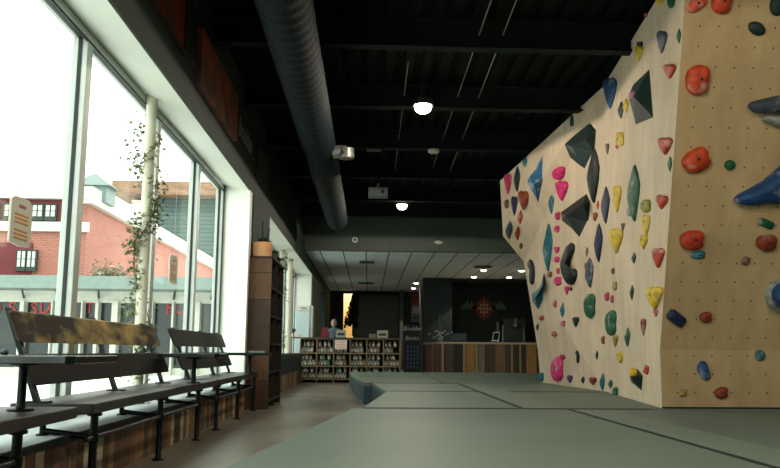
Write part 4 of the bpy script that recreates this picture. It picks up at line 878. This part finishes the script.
def chalky(name, rgb):
    if name in MATS: return MATS[name]
    m = mat(name, rgb, .6, scale=14, rgb2=tuple(int(x * .78) for x in rgb), bump=.15); nt = m.node_tree; b = nt.nodes['Principled BSDF']
    src = b.inputs['Base Color'].links[0].from_socket; tc = nt.nodes.new('ShaderNodeTexCoord'); n = nt.nodes.new('ShaderNodeTexNoise'); n.inputs['Scale'].default_value = 7; n.inputs['Detail'].default_value = 4
    oi = nt.nodes.new('ShaderNodeObjectInfo'); va = nt.nodes.new('ShaderNodeVectorMath'); va.operation = 'ADD'; nt.links.new(tc.outputs['Object'], va.inputs[0]); nt.links.new(oi.outputs['Location'], va.inputs[1]); nt.links.new(va.outputs[0], n.inputs['Vector'])
    r = nt.nodes.new('ShaderNodeValToRGB'); r.color_ramp.elements[0].position = .56; r.color_ramp.elements[1].position = .70; r.color_ramp.elements[1].color = (.5, .5, .5, 1)
    nt.links.new(n.outputs['Fac'], r.inputs[0]); mx = nt.nodes.new('ShaderNodeMix'); mx.data_type = 'RGBA'; nt.links.new(r.outputs[0], mx.inputs[0]); nt.links.new(src, mx.inputs[6]); mx.inputs[7].default_value = lin((196, 190, 176)); nt.links.new(mx.outputs[2], b.inputs['Base Color'])
    return m
def hmat(c):
    if c in ('dgn', 'bk', 'nv'): return mat('hold ' + c, COL[c], .6, scale=9, rgb2=tuple(int(x * .7) for x in COL[c]), bump=.12)
    return chalky('hold ' + c, COL[c])
def hold(px, py, w, h, rot, shape, col, label, protr=None, vol=False, cat='climbing hold'):
    loc, n = hit(px, py)
    v = (Vector((0, 0, 1)) - n * n.z).normalized(); u = v.cross(n).normalized()
    if (pr(loc + u * .01) - pr(loc)).x < 0: u = -u
    c0 = pr(loc); pu = (pr(loc + u * .05) - c0) / .05; pv = (pr(loc + v * .05) - c0) / .05; pn = (pr(loc + n * .05) - c0) / .05
    obl = pu.length < .6 * pv.length
    # outline in picture units -> wall-plane units by the local map
    rr = math.radians(rot); base = SH[shape] if shape in ('drop', 'leaf', 'heart', 'block') else smooth_poly(SH[shape])
    if obl:
        P = protr or max(.012, min(.11, .34 * w / pn.length)); wb = w * .86
    else:
        P = protr or max(.02, min(.13, .42 * min(w, h) / pv.length)); wb = w
    cc = Vector((px, py)) - pn * P * (.2 if obl else .3)
    det = pu.x * pv.y - pu.y * pv.x
    def uv(d): return ((d.x * pv.y - d.y * pv.x) / det, (pu.x * d.y - pu.y * d.x) / det)
    out = []
    for a, b in base:
        x_ = a * math.cos(rr) - b * math.sin(rr); y_ = a * math.sin(rr) + b * math.cos(rr)
        # keep the requested box after turning
        out.append((x_, y_))
    if obl:
        mx_ = max(abs(a) for a, b in out); my_ = max(abs(b) for a, b in out)
        pts = [uv(Vector((a / mx_ * wb / 2, -b / my_ * h / 2))) for a, b in out]
    else:
        pts = [(a * w / 2, b * h / 2) for a, b in base]; pts = [uv(Vector((a * math.cos(rr) - b * math.sin(rr), -(a * math.sin(rr) + b * math.cos(rr))))) for a, b in pts]
    loc2, n2 = hit(cc.x, cc.y)
    if n2.dot(n) < .8: loc2 = loc
    ca = (sum(p[0] for p in pts) / len(pts), sum(p[1] for p in pts) / len(pts))
    rnd = random.Random(int(px * 7 + py * 13)); rings = []
    skew = (rnd.uniform(-.12, .12), rnd.uniform(.0, .18))
    prof_ = [(1.0, 0), (1.02, .25), (.95, .55), (.8, .8), (.55, .95), (.25, 1.0)]
    ext = max(math.hypot(p[0] - ca[0], p[1] - ca[1]) for p in pts)
    for s, hh in prof_:
        ring = []
        for j, p in enumerate(pts):
            wob = 1 + (rnd.uniform(-.03, .03) if 0 < hh < 1 else 0)
            a = ca[0] + (p[0] - ca[0]) * s * wob + skew[0] * ext * hh * (1 - s); b = ca[1] + (p[1] - ca[1]) * s * wob + skew[1] * ext * hh * (1 - s)
            ring.append(tuple(u * a + v * b + n * (P * hh + .0008)))
        rings.append(ring)
    r = thing('climbing_hold', label, 'climbing hold', tuple(loc2))
    MB().loft(rings).build('body', hmat(col), r, True)
    if w * h > 90 and not (vol):
        bc = Vector(u * (ca[0] + skew[0] * ext * .8) + v * (ca[1] + skew[1] * ext * .8) + n * (P * .985)); rad = min(.012, ext * .12)
        MB().loft([[tuple(bc + (u * math.cos(t) + v * math.sin(t)) * rad + n * k) for t in [2 * PI * i / 10 for i in range(10)]] for k in (0, .004)]).build('bolt', HOLE, r)
    return r
def volume(poly, apexes, P, col, label, col2=None):
    """angular volume: base outline on the wall, ridge points standing off it"""
    H = [hit(x_, y_)for x_, y_ in poly]; cx0 = sum(x_ for x_, _ in poly) / len(poly); cy0 = sum(y_ for _, y_ in poly) / len(poly)
    loc, n = hit(cx0, cy0); B = []
    for (x_, y_), (l, nn) in zip(poly, H):
        B.append(l - loc)
    A = []
    for (x_, y_) in apexes:
        d = ray(x_, y_); pl = loc + n * P; A.append(EYE + d * ((pl - EYE).dot(n) / d.dot(n)) - loc)
    r = thing('climbing_volume', label, 'climbing volume', tuple(loc)); m = MB(); nb = len(B)
    vs = [b + n * .0008 for b in B]
    # sink the ring slightly so it seats on the facet
    vs = [b - n * .01 for b in B] + A
    if len(A) == 1: fs = [(i, (i + 1) % nb, nb) for i in range(nb)]
    else:
        near = [min(range(len(A)), key=lambda k: (pr(A[k] + loc) - Vector(p_)).length) for p_ in poly]; fs = []
        for i in range(nb):
            j = (i + 1) % nb
            if near[i] == near[j]: fs.append((i, j, nb + near[i]))
            else: fs.append((i, j, nb + near[j], nb + near[i]))
    fs.append(tuple(range(nb))[::-1])
    m.add(vs, fs); m.build('body', hmat(col), r); return r
FH = 'on the tan plywood face'
HL = [
 # ---- front, facing the camera
 (697, 4, 25, 13, 38, 'bean', 'or', 'orange elongated hold at the top of the tan face, nearer the corner'),
 (722, 3, 21, 22, -10, 'bean', 'or', 'orange lump hold at the top of the tan face, right of its twin'),
 (757, 28.5, 18, 13, -32, 'oval', 'dgn', 'dark green rounded hold high on the tan face, under the frame top'),
 (777, 6, 14, 20, 0, 'oval', 'dgn', 'dark green hold cut by the top corner of the frame'),
 (698, 80, 25, 31, -6, 'bean', 'or', 'largest orange hold, high on the tan face near the corner'),
 (697, 160.5, 31, 23, 25, 'bean', 'or', 'orange egg-shaped hold in the middle of the tan face near the corner'),
 (730, 165, 11, 10, 20, 'oval', 'gn', 'small green knob right of the orange egg-shaped hold'),
 (766, 223.5, 16, 8, -25, 'block', 'gn', 'small green block below the big blue wing'),
 (698, 255, 17, 8, 0, 'bean', 'tl', 'flat chalky teal hold tucked under the orange-red jug'),
 (692.5, 240.5, 26, 20, 0, 'bean', 'rd', 'orange-red jug with chalky top low on the tan face'),
 (767, 243, 22, 17, -5, 'bean', 'rust', 'rust jug with chalky top near the frame edge'),
 (745.5, 261, 11, 9, 20, 'leaf', 'br', 'small brown chip hold on the tan face'),
 (785, 296, 27, 27, 0, 'oval', 'wing', 'large round blue dome hold cut by the frame edge', .17),
 (676.5, 318.5, 20, 11.5, -38, 'block', 'nv', 'navy brick-shaped hold beside the corner'),
 (706, 317.5, 13, 11, 5, 'bean', 'rust', 'rust knob right of the navy brick'),
 (760, 355.5, 10, 11, 10, 'oval', 'tl', 'small teal knob low on the tan face near the frame edge'),
 (704, 371, 12, 20, 22, 'bean', 'bl', 'blue elongated hold low on the tan face'),
 (721.5, 393, 14, 12, 5, 'bean', 'rust', 'rust-red knob near the foot of the tan face'),
 (683, 393, 9, 8, 30, 'leaf', 'ol', 'small chalky yellow chip at the foot of the tan face'),
 # ---- oblique near facet
 (660, 2, 8, 8, 0, 'drop', 'yl', 'yellow hold at the very top of the pale face'),
 (671, 2, 8, 12, 0, 'oval', 'gn', 'green hold at the very top of the pale face beside the corner'),
 (646, 15, 3, 5, 0, 'oval', 'dpk', 'tiny pink chip near the ceiling edge of the pale face'),
 (662, 42, 11, 23, -5, 'drop', 'slate', 'slate drop-shaped hold high on the pale face'),
 (679, 36, 5, 15, 0, 'leaf', 'gn', 'thin green hold high against the corner of the wall'),
 (627, 49, 6, 8, 30, 'bean', 'dpk', 'small pink hold close to the upper wall edge'),
 (639, 53, 9, 15, 0, 'drop', 'yl', 'yellow drop hold high on the pale face'),
 (640, 44, 6, 5, 0, 'block', 'dgn', 'dark cap hold right above the yellow drop'),
 (610, 93, 14, 30, 0, 'drop', 'bl', 'blue pointed hold by the upper edge of the wall'),
 (670, 71.5, 13, 14, 0, 'drop', 'rd', 'red triangular hold high beside the corner'),
 (626, 106, 6, 15, 5, 'leaf', 'yl', 'yellow sliver against the green volume'),
 (621, 110, 6, 17, 0, 'leaf', 'dgn', 'dark olive sliver left of the yellow sliver'),
 (620, 139, 8, 14, 0, 'block', 'yl', 'yellow squarish hold under the green volume'),
 (617, 146.5, 3, 5, 0, 'oval', 'dpk', 'tiny pink chip beside the yellow squarish hold'),
 (607.5, 149, 4, 11, 0, 'drop', 'br', 'small brown peg below the dark teal volume'),
 (665.5, 146, 15, 17, 0, 'drop', 'rd', 'red triangular hold midway up beside the corner'),
 (670, 164, 5, 15, 0, 'leaf', 'gn', 'small green leaf hold beside the corner under the red triangle'),
 (634, 193, 13, 56, 0, 'leaf', 'gn', 'long bright green leaf-shaped hold in the middle of the pale face'),
 (593.5, 176, 13, 54, 0, 'leaf', 'bk', 'long blackish leaf-shaped hold under the dark teal volume'),
 (605.5, 205, 9, 36, 0, 'leaf', 'nv', 'slim navy leaf-shaped hold, upper of two'),
 (598.5, 243, 9, 38, 0, 'leaf', 'nv', 'slim navy leaf-shaped hold, lower of two'),
 (589.5, 273, 9, 30, 8, 'leaf', 'slate', 'slate leaf-shaped hold below the navy ones'),
 (598, 205, 3, 9, 0, 'leaf', 'rd', 'tiny red sliver beside the blackish leaf'),
 (595, 217, 6, 9, 0, 'drop', 'rust', 'small rust hold below the tiny red sliver'),
 (617, 199, 9, 26, 0, 'drop', 'yl', 'long yellow drop left of the bright green leaf'),
 (629, 212, 4, 9, 0, 'oval', 'gr', 'small grey chip touching the bright green leaf'),
 (646, 206, 11, 13, 0, 'bean', 'ol', 'chalky yellow hold right of the green leaf'),
 (662, 202, 13, 15, -5, 'heart', 'rd', 'red heart-shaped hold beside the corner'),
 (623, 227, 4, 8, 0, 'drop', 'br', 'small brown peg above the broad yellow hold'),
 (616, 241, 14, 25, 0, 'drop', 'yl', 'broad yellow hold in the middle of the pale face'),
 (646, 226, 9, 22, 0, 'drop', 'yl', 'yellow hold with chalky top, upper of a stacked pair'),
 (643.5, 242, 9, 14, 0, 'heart', 'yl', 'yellow rounded hold, lower of a stacked pair'),
 (634, 258, 5, 11, 0, 'leaf', 'dgn', 'small green leaf chip under the stacked yellow pair'),
 (658.5, 258, 13, 20, 0, 'drop', 'rd', 'red shield-shaped hold low beside the corner'),
 (613, 271, 4, 6, 0, 'bean', 'br', 'tiny brown chip under the broad yellow hold'),
 (615, 286, 5, 9, 0, 'bean', 'ol', 'small olive-yellow chip below the tiny brown one'),
 (632, 292.5, 4.5, 15, 0, 'leaf', 'dgn', 'thin green leaf chip left of the yellow wedge'),
 (655, 298, 17, 22, 0, 'drop', 'yl', 'yellow wedge-shaped hold low beside the corner'),
 (656, 313, 5, 8, 0, 'heart', 'dpk', 'small pink hold hanging under the yellow wedge'),
 (607, 296.5, 5, 9, 0, 'bean', 'dpk', 'small raspberry hold, left of a tiny pair'),
 (612, 299, 4, 8, 0, 'bean', 'dpk', 'small raspberry hold, right of a tiny pair'),
 (611, 323, 12, 25, 0, 'bean', 'gn', 'green dome hold with a chalk patch'),
 (615.5, 341, 6, 12, 0, 'drop', 'ol', 'olive hold hanging under the green dome'),
 (603.5, 340, 5, 8, 0, 'bean', 'rust', 'small rust chip left of the olive one'),
 (627.5, 337, 6, 19, 0, 'leaf', 'gn', 'slim teal-green hold right of the green dome'),
 (643.5, 327, 6, 17, 0, 'drop', 'rust', 'orange-brown sliver low on the pale face'),
 (619.5, 357, 8, 12, 15, 'arc', 'yl', 'curved yellow hold near the foot of the wall'),
 (646.5, 370, 6, 10, 20, 'leaf', 'rd', 'thin red hold near the foot by the corner'),
 (593, 381, 8, 8, 0, 'heart', 'rust', 'rust hold at the foot between the green and teal ones'),
 (602.5, 382, 6, 17, 0, 'leaf', 'tl', 'teal diamond hold at the foot of the wall'),
 (610.5, 384, 5, 9, 0, 'leaf', 'gn', 'green chip at the foot right of the teal diamond'),
 (615.5, 391.5, 6, 9, 0, 'bean', 'gn', 'lowest green hold touching the wall foot'),
 (583, 380, 4, 7, 0, 'leaf', 'dgn', 'little dark green chip at the foot left of the rust hold'),
 (570, 379, 6, 8, 0, 'heart', 'pu', 'purple heart-shaped hold at the foot of the wall'),
 # ---- far facet
 (572, 121, 4, 12, 10, 'block', 'dgn', 'small dark green block near the upper edge above the dark volume'),
 (525, 162, 5, 11, 0, 'leaf', 'tl', 'small teal hold at the far upper edge'),
 (517, 179, 7, 25, 0, 'leaf', 'dgn', 'dark green leaf hold at the far end of the wall'),
 (508, 184, 8, 20, 0, 'drop', 'dpk', 'crimson hold at the far top corner of the wall'),
 (506.5, 204, 5, 9, 0, 'bean', 'br', 'small brown hold on the far edge'),
 (514.5, 206, 7, 19, 0, 'drop', 'nv', 'navy drop hold at the far end below the crimson one'),
 (523.5, 200, 11, 19, 0, 'heart', 'rust', 'dark red lump at the far end beside the blue spike volume'),
 (559, 173.5, 14, 12, 15, 'bean', 'pk', 'bright pink hold, upper of two big pink ones'),
 (562, 191, 13, 20, 0, 'drop', 'pk', 'bright pink drop hold, lower of two big pink ones'),
 (551.5, 203, 6, 22, 0, 'leaf', 'tl', 'grey-teal sliver left of the lower pink drop'),
 (520, 217, 5, 14, 0, 'leaf', 'rd', 'red sliver at the far end below the dark red lump'),
 (517.5, 233, 5, 14, 0, 'leaf', 'rust', 'reddish grey sliver near the far undercut'),
 (509, 230, 7, 18, 0, 'leaf', 'slate', 'slate leaf hold on the far edge above the undercut'),
 (521, 246, 3, 6, 0, 'oval', 'br', 'tiny brown chip near the far undercut'),
 (558, 216, 6, 8, 0, 'bean', 'dpk', 'pink hold touching the black volume, first of a pink column'),
 (557, 229, 6, 7, 0, 'bean', 'pk', 'pink knob second down the pink column'),
 (557, 250, 6, 7, 0, 'heart', 'pk', 'pink knob third down the pink column'),
 (557, 259.5, 6, 6, 0, 'bean', 'pk', 'pink knob fourth down the pink column'),
 (558, 271, 4, 6, 0, 'bean', 'dpk', 'pink knob fifth down the pink column'),
 (558, 281, 8, 9, 0, 'bean', 'pk', 'larger pink knob closing the pink column'),
 (569, 264, 17, 41, 0, 'jhook', 'bk', 'large black J-shaped hold in the middle of the far face'),
 (548, 247.5, 10, 47, 0, 'leaf', 'tl', 'long grey-teal fin hold left of the pink column'),
 (587, 252, 3, 10, 0, 'leaf', 'br', 'thin brown sliver above the slate leaf'),
 (586, 266, 3, 8, 0, 'bean', 'br', 'brown chip touching the slate leaf'),
 (531, 272, 8, 25, 0, 'arc', 'bk', 'black curved hold on the far lower edge'),
 (550, 274.5, 5, 6, 0, 'bean', 'rust', 'small orange-brown chip below the grey-teal fin'),
 (567, 290.5, 5, 9, 0, 'drop', 'dpk', 'raspberry drop below the black hook'),
 (571, 289, 3, 4, 0, 'oval', 'bk', 'tiny black stud beside the raspberry drop'),
 (555, 304, 4, 7, 0, 'bean', 'dpk', 'small raspberry chip under the pink column'),
 (562.5, 310, 5, 15, 0, 'leaf', 'tl', 'small teal leaf hold in the lower far face'),
 (590, 306, 12, 24, 0, 'bean', 'gn', 'green bell-shaped hold with a chalk patch'),
 (541.5, 318, 5, 5, 0, 'bean', 'rd', 'tiny red hold near the lower far edge'),
 (537.5, 327, 3, 7, 0, 'leaf', 'dgn', 'tiny dark green chip on the lower far edge'),
 (563, 323.5, 5, 6, 0, 'bean', 'dpk', 'raspberry chip under the small teal leaf'),
 (576, 322, 7, 10, 0, 'drop', 'dgn', 'dark wedge hold right of the raspberry chip'),
 (554.5, 334, 6, 6, 30, 'bean', 'rd', 'small coral-red hold above the pink foot hold'),
 (562.5, 357, 6, 6, 0, 'oval', 'dpk', 'crimson ball on top of the large pink foot hold'),
 (557.5, 369, 13, 25, 0, 'bean', 'pk', 'large bright pink hold standing at the foot of the far face'),
 (577.5, 357, 4.5, 13, 0, 'arc', 'bk', 'black C-shaped hold near the foot'),
 (597, 355, 3, 9, 0, 'leaf', 'dgn', 'thin dark sliver near the foot, right of the C shape'),
 (541.5, 377, 5, 9, 0, 'bean', 'tl', 'teal foothold at the far bottom corner'),
]
for h_ in HL: hold(*h_)
# big blue wing and two-lobed navy hold on the tan face
def organic(poly, P, col, label, bolts=()):
    loc, n = hit(sum(p[0] for p in poly) / len(poly), sum(p[1] for p in poly) / len(poly)); B = []
    for x_, y_ in smooth_poly(poly, 2):
        d = ray(x_, y_); B.append(EYE + d * ((loc - EYE).dot(n) / d.dot(n)) - loc)
    c = sum(B, Vector()) / len(B); r = thing('climbing_hold', label, 'climbing hold', tuple(loc)); rings = []
    for s, hh in ((1, 0), (1.01, .25), (.93, .6), (.75, .85), (.5, .97), (.2, 1)): rings.append([tuple(c + (b - c) * s + n * (P * hh + .0008)) for b in B])
    MB().loft(rings).build('body', hmat(col), r, True)
    for x_, y_ in bolts:
        d = ray(x_, y_); q = EYE + d * ((loc - EYE).dot(n) / d.dot(n)) - loc + n * P * .93; t1 = n.orthogonal().normalized(); t2 = n.cross(t1)
        MB().loft([[tuple(q + (t1 * math.cos(t) + t2 * math.sin(t)) * .011 + n * k) for t in [2 * PI * i / 10 for i in range(10)]] for k in (-.01, .012)]).build('bolt', HOLE, r)
organic([(732, 201), (736, 195), (748, 189), (762, 181), (776, 169), (792, 155), (812, 148), (822, 176), (806, 196), (790, 203), (776, 204), (764, 202), (754, 205), (740, 205)], .13, 'wing', 'big blue wing-shaped hold reaching past the frame edge')
organic([(747, 108), (749, 102), (762, 99), (778, 95), (796, 94), (806, 104), (800, 114), (782, 112), (768, 113), (756, 114)], .12, 'slate', 'slate-blue upper lobe of the large hold by the frame edge')
organic([(760, 119), (766, 115), (780, 115), (798, 113), (806, 120), (796, 127), (778, 127), (766, 123)], .09, 'gr', 'chalky grey lower lobe of the large hold by the frame edge')
organic([(783 + 19 * math.cos(t * PI / 5), 296 + 18 * math.sin(t * PI / 5)) for t in range(10)], .06, 'gr', 'chalky grey-green round base plate under the blue dome hold')
# angular volumes
volume([(649.5, 67), (653.5, 119), (635, 126.5), (627, 96), (632, 84)], [(634, 97)], .13, 'dgn', 'large dark green faceted volume high on the pale face')
d = ray(632.5, 95); loc, n = hit(632.5, 95); q = EYE + d * ((loc + n * 0.1 - EYE).dot(n) / d.dot(n)); t = thing('climbing_hold', 'pale pink ball bolted on the dark green faceted volume', 'climbing hold', tuple(q)); MB().ball((0, 0, 0), 0.036, 0.036 * 1.1, 0.036 * 1.15, 14).build('body', hmat('lpk'), t, True)
volume([(563, 144), (590, 122), (596, 129), (594, 152), (585, 170.5), (569, 157)], [(571, 146), (586, 140)], .12, 'dgn', 'dark teal faceted volume near the top of the far face')
volume([(543, 152), (543, 178), (538, 204), (531, 192), (526, 181), (529, 175), (535, 168)], [(534, 184)], .1, 'cy', 'blue spike-shaped volume at the far end')
volume([(560, 212), (586, 193), (590, 201), (588, 222), (580, 239), (571, 229), (561, 221)], [(565, 216), (583, 204)], .12, 'bk', 'black faceted volume with a grey edge, middle of the far face')
volume([(543.5, 272), (545, 284), (543, 300), (538, 311), (532, 302), (531, 294), (538, 289), (541, 280)], [(535, 299), (542, 286)], .1, 'tl', 'grey-teal horn volume at the lower far edge')
volume([(637, 368), (643, 376), (641.5, 392), (630, 382), (628.5, 376), (632, 370)], [(631, 377)], .1, 'dgn', 'dark green and yellow volume low near the corner')
d = ray(633, 372.5); loc, n = hit(633, 372.5); q = EYE + d * ((loc + n * 0.075 - EYE).dot(n) / d.dot(n)); t = thing('climbing_hold', 'yellow cap hold on the low dark green volume', 'climbing hold', tuple(q)); MB().ball((0, 0, 0), 0.038, 0.038 * 1.1, 0.038 * 1.15, 14).build('body', hmat('yl'), t, True)

# ------------------------------------------------------------------ light
w = bpy.data.worlds.new('overcast'); bpy.context.scene.world = w; w.use_nodes = True; bg = w.node_tree.nodes['Background']
bg.inputs[0].default_value = (.96, 1.0, .93, 1); bg.inputs[1].default_value = 3.5
for x_, y0_, y1_ in ((XG - .1, W1[0], W1[1]), (XG2 - .1, W2[0], W2[1])):
    l = bpy.data.lights.new('window portal', 'AREA'); l.shape = 'RECTANGLE'; l.size = ZH - ZS; l.size_y = y1_ - y0_; l.cycles.is_portal = True
    lo = bpy.data.objects.new('window portal', l); C.objects.link(lo); lo.location = (x_, (y0_ + y1_) / 2, (ZH + ZS) / 2); lo.rotation_euler = (0, -PI / 2, 0)
sc = bpy.context.scene
sc.view_settings.view_transform = 'Standard'; sc.view_settings.look = 'None'; sc.view_settings.gamma = 1; sc.view_settings.use_curve_mapping = False
sc.view_settings.exposure = 0
sc.cycles.use_denoising = True; sc.cycles.max_bounces = 8; sc.cycles.diffuse_bounces = 5; sc.cycles.transparent_max_bounces = 12; sc.cycles.caustics_reflective = False; sc.cycles.caustics_refractive = False
sc.cycles.sample_clamp_indirect = 6
